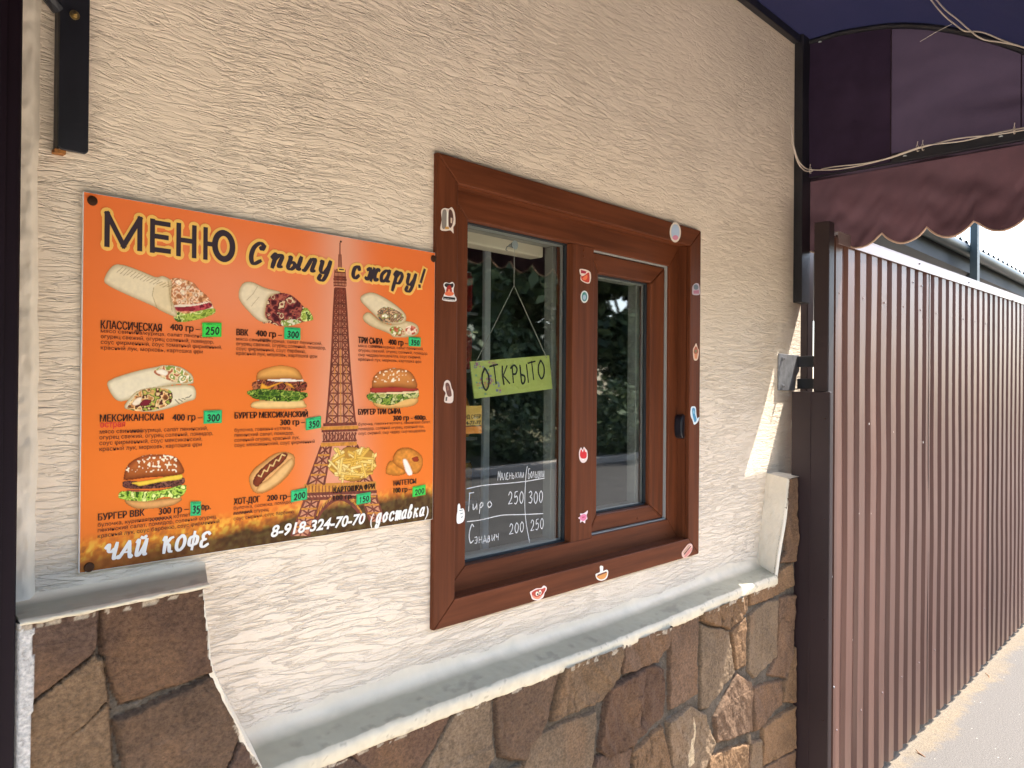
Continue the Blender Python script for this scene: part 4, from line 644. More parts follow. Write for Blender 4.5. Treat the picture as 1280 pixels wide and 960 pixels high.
script('С', (bz(ZB, -72, 330)[0], zb+.001), (bz(ZB, 60, 330)[0], zb+.001), hs*1.0, .0085, adv=.8); script('пылу', (bz(ZB, 90, 330)[0], zb), (bz(ZB, 500, 330)[0], zb), hs, .0085, adv=.92); script('-', (bz(ZB, 548, 350)[0], zb), (bz(ZB, 600, 350)[0], zb), hs, .006); script('с', (bz(ZB, 635, 350)[0], zb-.001), (bz(ZB, 700, 350)[0], zb-.001), hs, .0085); script('жару!', (bz(ZB, 728, 350)[0], zb-.001), (bz(ZB, 1150, 350)[0], zb-.001), hs, .0085, adv=.92)
mh.build('slogan_halo', 'text_halo', board); mt.build('slogan_lettering', 'text_title', board)
md, ms, mr_, mw = MB(), MB(), MB(), MB()
N1 = dict(offset=.016)
for zoom, body, a, b, cap in ((ZC,'КЛАССИЧЕСКАЯ',(193,110),(598,118),56),(ZC,'400 гр –',(655,122),(855,126),46),(ZC,'МЕКСИКАНСКАЯ',(187,732),(610,728),48),(ZC,'400 гр –',(670,726),(868,715),46),(ZD,'ВВК',(72,133),(138,135),37),(ZD,'400 гр –',(183,138),(330,140),36),(ZD,'ТРИ СЫРА',(768,178),(908,183),36),(ZD,'400 гр –',(940,187),(1050,190),33),
    (ZD,'БУРГЕР МЕКСИКАНСКИЙ',(62,610),(478,600),36),(ZD,'300 гр –',(322,648),(462,640),34),(ZD,'БУРГЕР ТРИ СЫРА',(768,588),(1010,585),33),(ZD,'300 гр - 400р.',(968,621),(1157,615),29),(ZE,'БУРГЕР ВВК',(175,538),(482,508),46),(ZE,'300 гр –',(580,499),(778,475),46),(ZE,'0р.',(862,468),(925,462),36),(ZF,'ХОТ-ДОГ',(57,416),(205,405),36),(ZF,'200 гр–',(247,395),(380,382),34),(ZF,'КАРТОШКА ФРИ',(627,350),(860,330),33),(ZF,'100 гр–',(627,392),(750,385),30),(ZF,'НАГГЕТСЫ',(970,308),(1097,300),30),(ZF,'100 гр –',(970,350),(1072,340),30)):
    md = MB()
    for e_ in (-1, 0, 1): tl(md, zoom, body, (a[0]+e_*1.5, a[1]), (b[0]+e_*1.5, b[1]), cap, YX-.00004*(e_+1)); md.build('dish_name' if body[0] not in '1234 0' else 'dish_weight', 'text_dark', board)
A_, B1, B2 = 'мясо свинина/курица, салат пекинский,', 'огурец свежий, огурец соленый, помидор,', 'красный лук, морковь, картошка фри'
for zoom, body, a, b, cap in ((ZC,A_,(192,137),(938,166),26),(ZC,B1,(192,175),(945,212),27),(ZC,'соус фирменный, соус томатный фирменный,',(192,212),(1000,247),27),(ZC,B2,(192,250),(872,278),27),(ZC,A_,(185,812),(905,790),28),(ZC,B1,(183,850),(940,825),28),(ZC,'соус фирменный, соус мексиканский,',(183,888),(868,865),28),(ZC,B2,(183,928),(865,900),28),
    (ZD,A_,(70,163),(560,185),20),(ZD,B1,(70,190),(582,213),21),(ZD,'соус фирменный, соус барбекю,',(70,218),(468,237),21),(ZD,B2,(70,245),(532,265),21),(ZD,A_,(768,200),(1140,218),17),(ZD,B1,(768,226),(1165,245),17),(ZD,'сыр чеддер/моцарелла, соус сырный,',(768,252),(1125,268),17),(ZD,B2,(768,278),(1127,290),17),
    (ZD,'булочка, говяжья котлета,',(60,685),(385,675),21),(ZD,'пекинский салат, помидор,',(60,714),(400,700),21),(ZD,'соленый огурец, красный лук,',(60,743),(432,725),21),(ZD,'соус мексиканский, соус фирменный',(60,772),(518,748),21),(ZD,'булочка, говяжья котлета, пекинский салат,',(768,650),(1180,640),17),(ZD,'помидор, соленый огурец, красный лук,',(768,677),(1145,665),17),(ZD,'соус сырный, сыр чедер, сыр моцарелла',(768,703),(1150,690),17),
    (ZE,'булочка, куриная/говяжья котлета,',(172,580),(815,512),27),(ZE,'пекинский салат, помидор, соленый огурец,',(172,616),(965,532),27),(ZE,'красный лук, соус барбекю, соус фирменный',(172,654),(982,560),27),(ZF,'булочка, сосиска, помидор,',(55,445),(400,405),20),(ZF,'соленый огурец,',(55,475),(258,452),20),(ZF,'соус сырный, соус барбекю',(55,506),(398,462),20)):
    ms = MB(); tl(ms, zoom, body, a, b, cap, res=2); ms.build('ingredient_line', 'text_small', board)
tl(mr_, ZC, 'острая', (187,770), (355,765), 42, offset=.016); mr_.build('red_lettering', 'text_red', board)

for body, a, b, cap in (('ЧАЙ',(210,800),(500,765),100),('КОФЕ',(600,752),(918,712),98)):
    mw = MB(); A = zp(ZE, *a, YX); B_ = zp(ZE, *b, YX); T_ = zp(ZE, a[0], a[1]-cap, YX); hand(mw, body, (A.x, A.z), (B_.x, A.z), (T_.z-A.z)/1.3, .0056, YX, 's_', .42, slant=.16, adv=.88); mw.build('white_lettering', 'text_white', board)
for zoom, body, a, b, cap in ((ZF,'8-918-324-70-70',(268,600),(808,525),66),): mw = MB(); tl(mw, zoom, body, a, b, cap, offset=.03, shear=.25, res=4); mw.build('white_lettering', 'text_white', board)
mw = MB()
sc_ = MB(); a = zp(ZF, 846, 522, YX); b_ = zp(ZF, 1165, 470, YX)
tl(mw, ZF, '(', (836,528), (858,525), 62, offset=.01, shear=.2); tl(mw, ZF, ')', (1146,482), (1168,480), 58, offset=.01, shear=.2)
hand(mw, 'доставка', (zp(ZF, 866, 515, YX).x, a.z), (zp(ZF, 1142, 475, YX).x, a.z), .0165, .0048, YX, 's_', .45, slant=.25); mw.build('white_lettering', 'text_white', board)
# words scratched out by hand
ms2 = MB()
for zoom, a, b in ((ZC,(418,128),(460,131)),(ZC,(395,800),(465,797)),(ZE,(520,538),(665,521)),(ZF,(55,468),(160,458)),(ZD,(205,160),(258,163)),(ZD,(846,197),(900,200))):
    p0, p1 = zp(zoom, *a, YX), zp(zoom, *b, YX); n = 14; stroke(ms2, [(p0.x+(p1.x-p0.x)*i/n, p0.z+(.0022 if i % 2 else -.0012)) for i in range(n+1)], .0016, YX-.0003); ms2.build('crossed_out_word', 'text_dark', board); ms2 = MB()
for px, py in ((115.2, 251), (541.5, 323.5), (111, 709)):
    c = at(px, py, YB_); MB().lathe((c.x, YB_, c.z), [(.0068, 0), (.0072, .001), (.0062, .0028), (.003, .0036)], 16, 'y').build('screw', 'dark_screw', board, smooth=True)
c = at(426, 302, YB_); MB().lathe((c.x, YB_, c.z), [(.0022, 0), (.0016, .0012)], 8, 'y').build('screw', 'dark_screw', board)

# hand-priced stickers stuck on the board
YS = YX-.0006
def sticker(px0, py0, px1, py1, txt, lb, mm='green_sticker', tilt=0.):
    a, b_ = at(px0, py1, YS), at(px1, py0, YS); zc = at((px0+px1)/2, py0, YS).z; zl_ = at((px0+px1)/2, py1, YS).z; x0, x1 = a.x, b_.x
    dz = tilt*(x1-x0); o = MB().add([(x0, YS, zl_-dz), (x1, YS, zl_+dz), (x1, YS, zc+dz), (x0, YS, zc-dz), (x0, YS+.0003, zl_-dz), (x1, YS+.0003, zl_+dz), (x1, YS+.0003, zc+dz), (x0, YS+.0003, zc-dz)], [(0,1,2,3),(0,3,7,4),(1,5,6,2),(3,2,6,7),(0,4,5,1)]).build('price_sticker', mm)
    tag(o, lb, 'price sticker', 'green price stickers on the menu board'); W_ = x1-x0; h = zc-zl_; m = MB()
    hand(m, txt, (x0+W_*.16, zl_+h*.17-dz*.6), (x1-W_*.14, zl_+h*.17+dz*.6), h*.50, .0021, YS-.0004, slant=.08, jit=.03); line(m, 'ЦЕНА', (x0+W_*.2, 0, zc-h*.16-dz*.4), (x0+W_*.52, 0, 0), h*.10, YS-.0004, res=1)
    for i in range(4): m.add([(x0+W_*(.56+.09*i), YS-.0004, zc-h*.15), (x0+W_*(.62+.09*i), YS-.0004, zc-h*.15), (x0+W_*(.62+.09*i), YS-.0004, zc-h*.12), (x0+W_*(.56+.09*i), YS-.0004, zc-h*.12)], [(0,1,2,3)])
    fr_ = [(x0+.0012, zl_+.0012-dz), (x1-.0012, zl_+.0012+dz), (x1-.0012, zc-.0012+dz), (x0+.0012, zc-.0012-dz)]
    for q, r_ in zip(fr_, fr_[1:]+fr_[:1]): stroke(m, [q, r_], .0005, YS-.0003)
    m.build('price_writing', 'ink', o)
sticker(252.8,403.4,277,421.2,'250','bright green price sticker reading 250 under the topmost left wrap','lime_sticker',.03); sticker(355.3,409.4,375.8,424.6,'300','green price sticker reading 300 beside the ВВК wrap'); sticker(510.8,421.5,526,433,'350','small green price sticker reading 350 below the three cheese wraps'); sticker(254.6,513,277.5,529.2,'300','green price sticker reading 300 beside the two Mexican wraps',tilt=.01)
sticker(382.4,521.6,401.4,536.4,'350','green price sticker reading 350 beside the Mexican burger, left of the tower',tilt=.06); sticker(238,627,251.3,644.8,'35','narrow green price sticker reading 35 below the burger at lower left',tilt=-.03); sticker(363.8,611.6,384,626,'200','green price sticker reading 200 below the hot dog',tilt=.04); sticker(445.6,616.5,463.3,629.4,'150','green price sticker reading 150 over the tower foot below the fries',tilt=.03); sticker(515.8,607.2,532,619.8,'200','bright green price sticker reading 200 below the nuggets','lime_sticker',.03)

# ------------------------------------------------------------------ die-cut stickers on the window
def decal(label, layers, y=-.0126, base_col='efe9e2'):
    """layers: (polygon in photo places, colour); the first is the white die-cut sheet itself"""
    m = MB(); first = True
    for k, (pl, col) in enumerate(layers):
        pl = catmull(pl, 4, True) if len(pl) > 4 else pl; q = [at(a, b_, y-k*.00012) for a, b_ in pl]; m.c = lin(col)
        area = sum(q[i].x*q[(i+1) % len(q)].z-q[(i+1) % len(q)].x*q[i].z for i in range(len(q)))
        if area < 0: q = q[::-1]
        if k == 0: m.prism([(a.x, a.z) for a in q], y, y+.0004)
        else: m.add([tuple(a) for a in q], [tuple(range(len(q)))])
    o = m.build('sticker', 'sticker_ink'); return tag(o, label, 'sticker', 'die-cut stickers on the brown window')
def blob(cx, cy, rx, ry, n=10, j=0., seed=1, rot=0):
    r_ = random.Random(seed); return [(cx+(rx*math.cos(t)*math.cos(rot)-ry*math.sin(t)*math.sin(rot))*(1+r_.uniform(-j, j)), cy+(rx*math.cos(t)*math.sin(rot)+ry*math.sin(t)*math.cos(rot))*(1+r_.uniform(-j, j))) for t in np.linspace(0, 2*math.pi, n, endpoint=False)]
Q = lambda ox, oy, s, L: [(ox+a/s, oy+b_/s) for a, b_ in L]
q = lambda L: Q(545, 250, 6.85, L)
decal('beige wrapped sandwich sticker at the upper left corner of the window trim', [(q([(45,95),(70,70),(110,75),(135,62),(160,110),(165,200),(148,235),(150,285),(125,260),(80,265),(38,250),(50,170)]), 'e6d6c8'), (q([(55,100),(85,85),(95,150),(85,235),(52,235)]), '8a8078'), (q([(92,90),(105,110),(105,220),(90,225)]), 'f2ece0'), (q([(110,90),(138,95),(150,170),(130,235),(108,215)]), '5a3c34'), (q([(125,150),(140,155),(138,200),(125,195)]), 'd8c4b0'), (q([(78,228),(110,232),(112,248),(80,250)]), 'c89440')])
o = decal('red hot dog emblem sticker with black letter bar on the left trim', [(q([(65,730),(80,705),(115,712),(140,702),(158,725),(150,770),(160,820),(172,835),(165,868),(60,858),(65,820),(80,780)]), 'ece6e2'), (q([(72,728),(90,712),(120,718),(145,714),(150,735),(135,752),(90,748)]), '2c2626'), (q([(95,745),(115,728),(130,745),(135,790),(88,790)]), 'a82c24'), (q([(78,792),(110,780),(150,795),(145,815),(110,822),(80,812)]), 'e87850'), (q([(104,765),(120,765),(116,790),(106,790)]), 'f0a070'), ([(545+a/6.85, 250+b_/6.85) for a, b_ in [(62,826),(166,836),(163,862),(62,852)]], '1e1a1a')])
m = MB(); a, b_ = at(545+70/6.85, 250+851/6.85, -.0134), at(545+158/6.85, 250+858/6.85, -.0134); line(m, 'HOT DOG', (a.x, 0, a.z-.0002), (b_.x, 0, 0), .0026, -.0134, offset=.02, res=1); m.build('emblem_letters', 'text_white', o)
q = lambda L: Q(540, 460, 9.6, L)
decal('brown kebab wrap sticker with white base on the left trim', [(q([(150,170),(180,145),(215,165),(235,240),(255,290),(245,412),(155,410),(152,350),(165,300),(135,255),(145,200)]), 'e4d4ca'), (q([(160,200),(185,175),(210,200),(230,280),(235,330),(210,345),(180,320)]), '6a4238'), (q([(175,220),(195,215),(205,260),(185,280)]), '8e6454'), (q([(165,350),(185,345),(180,395),(160,395)]), '5a5450')])
q = lambda L: Q(560, 620, 6.857, L)
decal('white pointing hand sticker on the left trim beside the chalk prices', [(q([(85,80),(97,65),(105,85),(108,110),(132,108),(144,150),(135,210),(105,235),(78,230),(76,170),(82,130)]), 'f4f2ee'), (q([(96,122),(128,116),(130,122),(98,130)]), '6f8c90'), (q([(104,150),(128,142),(126,150),(108,158)]), '7b8a8c'), (q([(110,180),(128,172),(126,182),(112,188)]), '8a9090')])
q = lambda L: Q(715, 325, 16, L)
decal('square red label sticker with fried chicken at the top of the mullion', [([(715+a/16, 325+b_/16) for a, b_ in [(165,178),(365,240),(350,465),(185,410),(180,300),(165,285)]], 'efdccf'), ([(715+a/16, 325+b_/16) for a, b_ in [(178,196),(290,228),(270,272),(178,262)]], 'b01c38'), (q([(190,310),(270,290),(300,265),(345,262),(338,445),(200,400)]), 'c83820'), (q([(210,370),(290,300),(310,330),(290,390),(240,400)]), 'f07a4a'), (q([(190,290),(250,280),(260,300),(200,325)]), 'f4e6d4')], y=.0294)
decal('round teal sticker with white rim below the square red label', [(blob(715+250/16, 325+735/16, 4.7, 7.6, 16), 'e8ece8'), (blob(715+250/16, 325+735/16, 3.5, 5.9, 16), '5a9096'), (blob(715+248/16, 325+745/16, 1.9, 3.2, 12), 'a8c0d4'), (blob(715+235/16, 325+670/16, 1.2, 1.4, 8), '2f8a7a')], y=.0294)
q = lambda L: Q(715, 550, 5.333, L)
decal('red flame sticker with white outline in the middle of the mullion', [(q([(48,80),(60,50),(72,66),(80,46),(92,60),(102,75),(104,120),(88,148),(66,150),(50,125)]), 'ecd8d4'), (q([(54,84),(62,62),(72,82),(80,58),(88,78),(97,82),(98,112),(84,124),(64,122),(54,108)]), 'd8202c'), (q([(64,124),(84,126),(76,138)]), 'f6f0ee')], y=.0294)
decal('pink spiky star shaped sticker low on the mullion', [(q([(42,520),(58,508),(55,492),(75,490),(92,480),(104,470),(104,485),(98,500),(102,525),(90,535),(86,555),(70,542),(55,550),(56,530)]), 'f0dce0'), (q([(52,520),(62,500),(80,494),(96,500),(96,522),(82,538),(66,538)]), 'e07a9c'), (q([(66,512),(84,508),(84,518),(68,522)]), 'c84a74')], y=.0294)
decal('tan bowl sticker with a white stem on the bottom trim', [(q([(158,895),(186,880),(186,845),(196,838),(208,845),(208,872),(232,865),(242,880),(232,920),(200,938),(168,928)]), 'efe6da'), (q([(165,905),(200,892),(234,880),(226,914),(198,930),(174,922)]), 'd8924a'), (q([(170,898),(228,876),(232,884),(172,908)]), '6a2e1e'), (q([(189,848),(205,850),(206,876),(189,882)]), 'e6e6e4')])
q = lambda L: Q(560, 620, 6.857, L)
decal('red bean faced sticker with two white eyes on the bottom trim', [(q([(704,825),(725,810),(760,792),(800,788),(820,768),(845,782),(842,810),(828,830),(815,870),(770,895),(725,885),(712,855)]), 'f2dcd4'), (q([(718,830),(760,802),(805,796),(830,785),(836,800),(815,840),(780,880),(735,875)]), 'b8402e'), (q([(724,848),(760,868),(810,845),(780,882),(736,876)]), 'e89070'), (blob(560+764/6.857, 620+838/6.857, 1.9, 2.8), 'f4ecd8'), (blob(560+790/6.857, 620+826/6.857, 1.6, 2.8), 'f4ecd8'), (blob(560+768/6.857, 620+842/6.857, .9, 1.5), '1a1414'), (blob(560+789/6.857, 620+830/6.857, .8, 1.5), '1a1414')])
q = lambda L: Q(835, 660, 19.2, L)
decal('pale pink hot dog sticker in the lower right corner of the trim', [(q([(330,620),(350,560),(490,385),(580,400),(580,520),(520,630),(410,725),(350,690)]), 'e2b8a8'), (q([(352,590),(500,400),(530,420),(400,600)]), 'c09a80'), (q([(370,630),(540,430),(560,440),(400,640)]), '6a2a20'), (q([(400,660),(560,470),(570,530),(500,630),(415,700)]), 'd88c80')])
q = lambda L: Q(835, 340, 4.8, L)
decal('small grey and pink sticker at the top of the right trim', [(q([(148,85),(165,68),(184,72),(190,100),(190,135),(150,136),(146,110)]), 'b8a8b0'), (q([(155,82),(170,74),(182,86),(178,104),(158,104)]), '5f6a72'), (q([(152,112),(186,108),(186,130),(154,130)]), 'b06a80')])
decal('orange ice cream cone sticker halfway down the right trim', [(q([(150,470),(160,445),(170,428),(178,455),(186,475),(178,525),(156,526)]), 'e8c8b0'), (q([(155,470),(168,445),(180,470),(178,488),(158,490)]), 'b05a3a'), (q([(158,492),(178,490),(174,520),(160,520)]), 'd8885a'), (q([(160,470),(172,466),(172,482),(162,484)]), '6f7a4c')])
decal('blue and white wavy sticker on the right trim beside the black lock', [(q([(138,815),(150,806),(166,812),(170,850),(176,878),(188,870),(180,898),(158,916),(148,890),(136,860)]), 'dfeaf0'), (q([(146,818),(162,820),(164,856),(172,886),(160,902),(152,878),(146,850)]), '4a92bc'), (q([(150,830),(158,832),(160,850),(152,850)]), '8cc0d8')])
decal('oval cream sticker with a plain blue middle at the upper right of the trim', [(blob(844.2, 290.3, 6.9, 12.6, 18), 'e8dccb'), (blob(844.2, 290.3, 5.2, 10.0, 16), 'b9cbe0'), (blob(844.2, 297, 3.6, 3.0, 12), 'd88aa4')])

# ------------------------------------------------------------------ in and on the panes: hook, string, open sign, chalk prices, card
hk = at(644, 306, .0556)
t = thing('suction_hook', 'clear suction hook stuck at the top inside of the left pane', 'hook', (hk.x, .0557, hk.z))
MB().lathe((hk.x, .075, hk.z), [(.003, 0), (.005, .007), (.009, .016), (.011, .019)], 18, 'y').build('cup', 'suction', t, smooth=True); MB().tube([(hk.x, .0755, hk.z), (hk.x, .083, hk.z-.002), (hk.x, .086, hk.z-.008), (hk.x, .082, hk.z-.011)], .0013).build('hook', 'bare_steel', t, smooth=True)
YO = .080
cs = [at(588, 452, YO), at(687, 445.5, YO), at(690.5, 486, YO), at(593, 498.5, YO)]; c0 = cs[3]; ux = (cs[2]-cs[3]); uz = (cs[0]-cs[3])
sg = thing('open_sign', 'tilted lime green hand lettered card sign reading ОТКРЫТО hung on a string behind the pane', 'sign', ((c0.x+cs[2].x)/2, YO, min(c0.z, cs[2].z)))
sp_ = lambda a, b_: (c0.x+ux.x*a+uz.x*b_, c0.z+ux.z*a+uz.z*b_)
MB().prism([sp_(0, 0), sp_(1, 0), sp_(1, 1), sp_(0, 1)], YO, YO+.003).build('card', 'sign_card', sg)
m = MB(); r_ = random.Random(3); pal = ['c87a8e', 'b8689a', 'd89a6a', '8a86ae', '7ab09a', 'cf6a5c', 'a0a0b4']
for k in range(46):
    a, b_ = r_.uniform(.03, .30)*1 + (r_.random() < .1)*.04, r_.uniform(.04, .92); s = r_.uniform(.018, .032); m.c = lin(r_.choice(pal)); y = YO-.0003-k*4e-6; h = s*2.35; w2 = .007
    for (x0, x1, z0, z1) in ((a, a+s, b_, b_+.018), (a, a+s, b_+h-.018, b_+h), (a, a+w2, b_+.018, b_+h-.018), (a+s-w2, a+s, b_+.018, b_+h-.018)) if r_.random() < .75 else ((a, a+s, b_, b_+h),):
        if b_+h > .99: continue
        m.add([(lambda p_: (p_[0], y, p_[1]))(sp_(*e_)) for e_ in ((x0, z0), (x1, z0), (x1, z1), (x0, z1))], [(0, 1, 2, 3)])
m.build('printed_squares', 'sticker_ink', sg)
m = MB(); hgt = (Vector(uz)).length; n = 7
for i, ch in enumerate('ОТКРЫТО'):
    ax, bz_ = .10+i*.118+(.0 if i < 3 else .01), (.20, .34, .30, .32, .28, .34, .34)[i]; hs_ = (.58, .52, .50, .48, .50, .52, .52)[i]; ww = .105
    for k, s in enumerate(G[ch]):
        p_ = [sp_(ax+x_*ww, bz_+z_*hs_) for x_, z_ in s]; p_ = catmull(p_, 7) if len(p_) > 2 else p_; stroke(m, p_, .0050, YO-.0007-k*3e-5)
m.build('marker_letters', 'ink', sg)
kn = at(642.5, 357, .081); m = MB(); m.tube([at(643, 309, .081), kn], .0008, 6); e1, e2 = sp_(.035, .90), sp_(.955, .92)
m.tube([kn, (e1[0], YO-.002, e1[1])], .0008, 6); m.tube([kn, (e2[0], YO-.002, e2[1])], .0008, 6); m.build('string', 'thread', sg)
# chalk pen on the outside of the left pane
YC = .0546; q = lambda a, b_: (lambda v: (v.x, v.z))(at(580+a/7.386, 570+b_/7.386, YC)); m = MB()
def chalk(body, a, b_, h, w_=.0021, **k): p0, p1 = q(*a), q(*b_); hh_ = q(a[0], a[1]-h)[1]-p0[1]; hand(m, body, p0, p1, hh_, w_, YC, jit=.04, **k)
chalk('МАЛЕн', (312,222), (440,210), 82, .0018); chalk('ьким', (445,205), (560,198), 70, .0016) if False else chalk('ькии', (445,207), (555,198), 74, .0016); chalk('Большои', (592,205), (742,192), 84, .0016)
for L in ([(585,95),(572,180),(562,400),(566,540),(580,660),(607,800)], [(28,302),(140,278),(250,264),(400,252),(560,235),(742,205)], [(30,606),(120,596),(200,580),(300,556),(380,544),(560,540),(730,531)]): stroke(m, catmull([q(*v) for v in L], 8), .0021, YC+.0002)
chalk('Г', (40,480), (96,478), 130, .0028); chalk('ир', (78,500), (185,490), 75, .0026); chalk('о', (212,480), (275,475), 78, .0026); chalk('250', (405,448), (550,438), 112, .0025); chalk('300', (592,440), (728,430), 110, .0025)
chalk('С', (42,800), (102,795), 150, .0028); chalk('эндвич', (95,806), (325,775), 82, .0020); chalk('200', (415,722), (552,700), 95, .0023); chalk('250', (612,694), (735,672), 98, .0023)
tag(m.build('chalk_price_list', 'chalk'), 'white handwritten price list for gyros and sandwiches on the left pane', 'price list')
cd = [at(580, 505.5, .058), at(602, 507, .058), at(601.5, 541.5, .058), at(580, 543, .058)]; xl_ = cd[1].x-.115; m = MB(); m.prism([(xl_, cd[2].z), (cd[1].x, cd[2].z), (cd[1].x, cd[1].z), (xl_, cd[1].z)], .0572, .0580); oc = m.build('phone_card', 'card_yellow'); tag(oc, 'yellow card with a phone number stuck inside the left edge of the left pane', 'card')
m = MB(); z0 = cd[2].z; m.box((xl_, .0568, z0), (cd[1].x, .0571, z0+.017)); m.build('orange_band', 'card_orange', oc); m = MB(); zq = at(590, 522, .057).z; line(m, 'ПОД СБЕР', (xl_+.050, 0, zq-.002), (cd[1].x-.003, 0, 0), .0085, .0567, offset=.02); zq = at(590, 529, .057).z; line(m, '884-77-77', (xl_+.050, 0, zq-.003), (cd[1].x-.003, 0, 0), .0085, .0567, offset=.02)
m.box((xl_+.04, .0566, at(590, 532.5, .057).z-.001), (cd[1].x-.002, .0569, at(590, 532.5, .057).z+.001)); m.build('phone_number', 'ink', oc)

# ------------------------------------------------------------------ metalwork on the wall
a, b_ = at(72, 186, -.02), at(110, 186, -.02); bx = (a.x, b_.x); br = thing('awning_bracket', 'black steel angle bar bolted upright to the wall above the menu', 'bracket', ((a.x+b_.x)/2, -.01, a.z))
m = MB(); m.prism([(bx[0], a.z+.004), (bx[0]+.004, a.z), (bx[1]-.004, a.z), (bx[1], a.z+.004), (bx[1], 2.75), (bx[0], 2.75)], -.022, -.018); m.box((bx[0], -.018, a.z+.002), (bx[0]+.004, -.001, 2.75)); m.build('angle_bar', 'black_steel', br, bevel=.0012)
c = at(93, 19, -.022); MB().lathe((c.x, -.0222, c.z), [(.0065, 0), (.0068, .0012), (.004, .0016), (.0037, .0045), (.0022, .005), (.002, .010)], 14, 'y').build('bolt', 'zinc', br, smooth=True)
m = MB(); m.box((bx[0]-.002, -.016, a.z-.004), (bx[0]+.012, -.001, a.z+.001)); m.build('rust_spot', 'rust', br)
m = MB(); c = at(60, 4, -.02); m.tube([(c.x-.05, -.03, c.z+.09), (c.x+.002, -.022, c.z+.006), (c.x+.014, -.016, c.z-.002)], .009); m.build('brace', 'black_steel', br)
dp = thing('door_post', 'dark purple brown steel door post at the left end of the wall', 'post', (.26, -.05, 0))
MB().box((.20, -.092, 0), (.3015, .02, 3.2)).build('post', 'dark_door_steel', dp, bevel=.006, seg=3); MB().box((.2755, -.0945, 0), (.283, -.0922, 3.2)).build('edge_bead', 'dark_door_steel', dp, bevel=.0008)
m = MB(); m.box((.27, -.0955, 2.03), (.2722, -.0921, 2.4)); m.build('scratch', 'bare_steel', dp)
# strip of smooth painted plaster along the corner
xx = np.linspace(.300, .352, 20); zz = np.linspace(1.24, 3.2, 420); gx, gz = np.meshgrid(xx, zz); prof_ = np.clip((.350-gx+.012*(fbm(gz*9, gx*0+2, 3)-.5))/.014, 0, 1); hgt_ = .0085*prof_*(.35+fbm(gx*70, gz*45, 5))+.002*prof_*fbm(gx*220, gz*160, 6)+.0005-.003*(1-prof_)
cc = np.array(lin('f0e3cf'))*(.80+.28*fbm(gx*50, gz*30, 9))[..., None]; grid_mesh('plaster_edge', np.stack([gx, -hgt_, gz], -1), cc, 'ledge_paint', kiosk)

pole = MB().box((2.815, -.033, 1.858), (2.889, -.0005, 2.84)); PW = pole   # built with the awning below
pl_ = at(973, 442, -.004), at(1000, 442, -.004), at(974, 488, -.004)
px0, px1, pzt, pzb = pl_[0].x, pl_[1].x-.01, pl_[0].z, pl_[2].z; wp = thing('wall_plate', 'grey steel plate bolted to the wall holding two square tubes of the gate post', 'bracket', (px0, 0, pzb))
MB().prism([(px0, pzb), (px0+(px1-px0)*.78, pzb), (px1-.035, pzb+.045), (px1, pzb+.075), (px1, pzt), (px0, pzt)], -.007, -.001).build('plate', 'bare_steel', wp, bevel=.001)
for fx, fz in ((.13, .86), (.13, .12)): MB().lathe((px0+(px1-px0)*fx, -.0072, pzb+(pzt-pzb)*fz), [(.009, 0), (.009, .0015), (.0065, .002), (.0062, .007), (.003, .008), (.003, .013)], 6, 'y').build('bolt', 'bare_steel', wp)
for z0, z1 in ((pzt-.044, pzt-.004), (pzb+.006, pzb+.044)): MB().box((2.838, -.10, z0), (2.880, -.0075, z1)).build('tube', 'black_steel', wp, bevel=.002)

gp = thing('gate_post', 'dark brown steel gate post between the stone plinth and the corrugated fence', 'post', (2.72, -.13, 0))
MB().box((2.690, -.180, 0), (2.738, -.128, 2.115)).build('post', 'brown_steel', gp, bevel=.003)
m = MB(); m.box((2.676, -.192, 0), (2.6885, -.058, 1.532)); m.box((2.6886, -.0715, 0), (2.745, -.058, 1.532)); m.build('cover_sheet', 'brown_steel', gp, bevel=.002); m = MB(); m.box((2.6735, -.126, 0), (2.6758, -.119, 1.53)); m.build('sheet_fold', 'brown_steel', gp)
for zz_ in (1.44, 1.1, .76, .42): MB().lathe((2.676, -.175, zz_), [(.004, 0), (.003, .002)], 8).build('rivet', 'dark_screw', gp)
MB().box((2.93, -.008, 0), (2.985, .047, 2.2)).build('inner_post', 'brown_steel', gp, bevel=.003)

# ------------------------------------------------------------------ corrugated fence
FX0, FX1 = 2.775, 13.2; fe = thing('corrugated_fence', 'brown corrugated metal fence with a grey cap rail beside the pavement', 'fence', (8, -.16, 0)); ftop = lambda x: 2.085+.0155*(x-2.83)
prof_ = [(0, -.165), (.060, -.165), (.072, -.152), (.107, -.152), (.119, -.165)]; T = .119; pts = []
k = 0
while FX0+.016+k*T < FX1:
    for a, y in prof_[:-1]: pts.append((FX0+.016+k*T+a, y))
    k += 1
n = len(pts); zs = np.r_[np.linspace(.035, 2.0, 26), 9.]; A = np.array(pts); XX = np.repeat(A[None, :, 0], len(zs), 0); ZZ = np.repeat(zs[:, None], n, 1); ZZ[-1] = ftop(A[:, 0]); ZZ[0] += .006*np.sin(A[:, 0]*31+1.3*np.sin(A[:, 0]*7))
rib = np.floor((XX-FX0-.016)/T+1e-6); bow = .010*(fbm(XX*1.1, ZZ*1.0, 41, 3)-.5)+.0035*(fbm(XX*4, ZZ*2.5, 43, 2)-.5)+.0016*(vnoise(rib*7.3, ZZ*0, 47)-.5); XX = XX+.004*(vnoise(rib*3.1, ZZ*1.6, 45)-.5)
tone_ = .86+.28*vnoise(rib*5.7, ZZ*0, 49); du = np.clip(1-ZZ/.45, 0, 1)**2*fbm(XX*9, ZZ*7, 51); fc = np.array(lin('5f4035'))*tone_[..., None]; fc = fc*(1-.35*du[..., None])+np.array(lin('9a8672'))*.35*du[..., None]
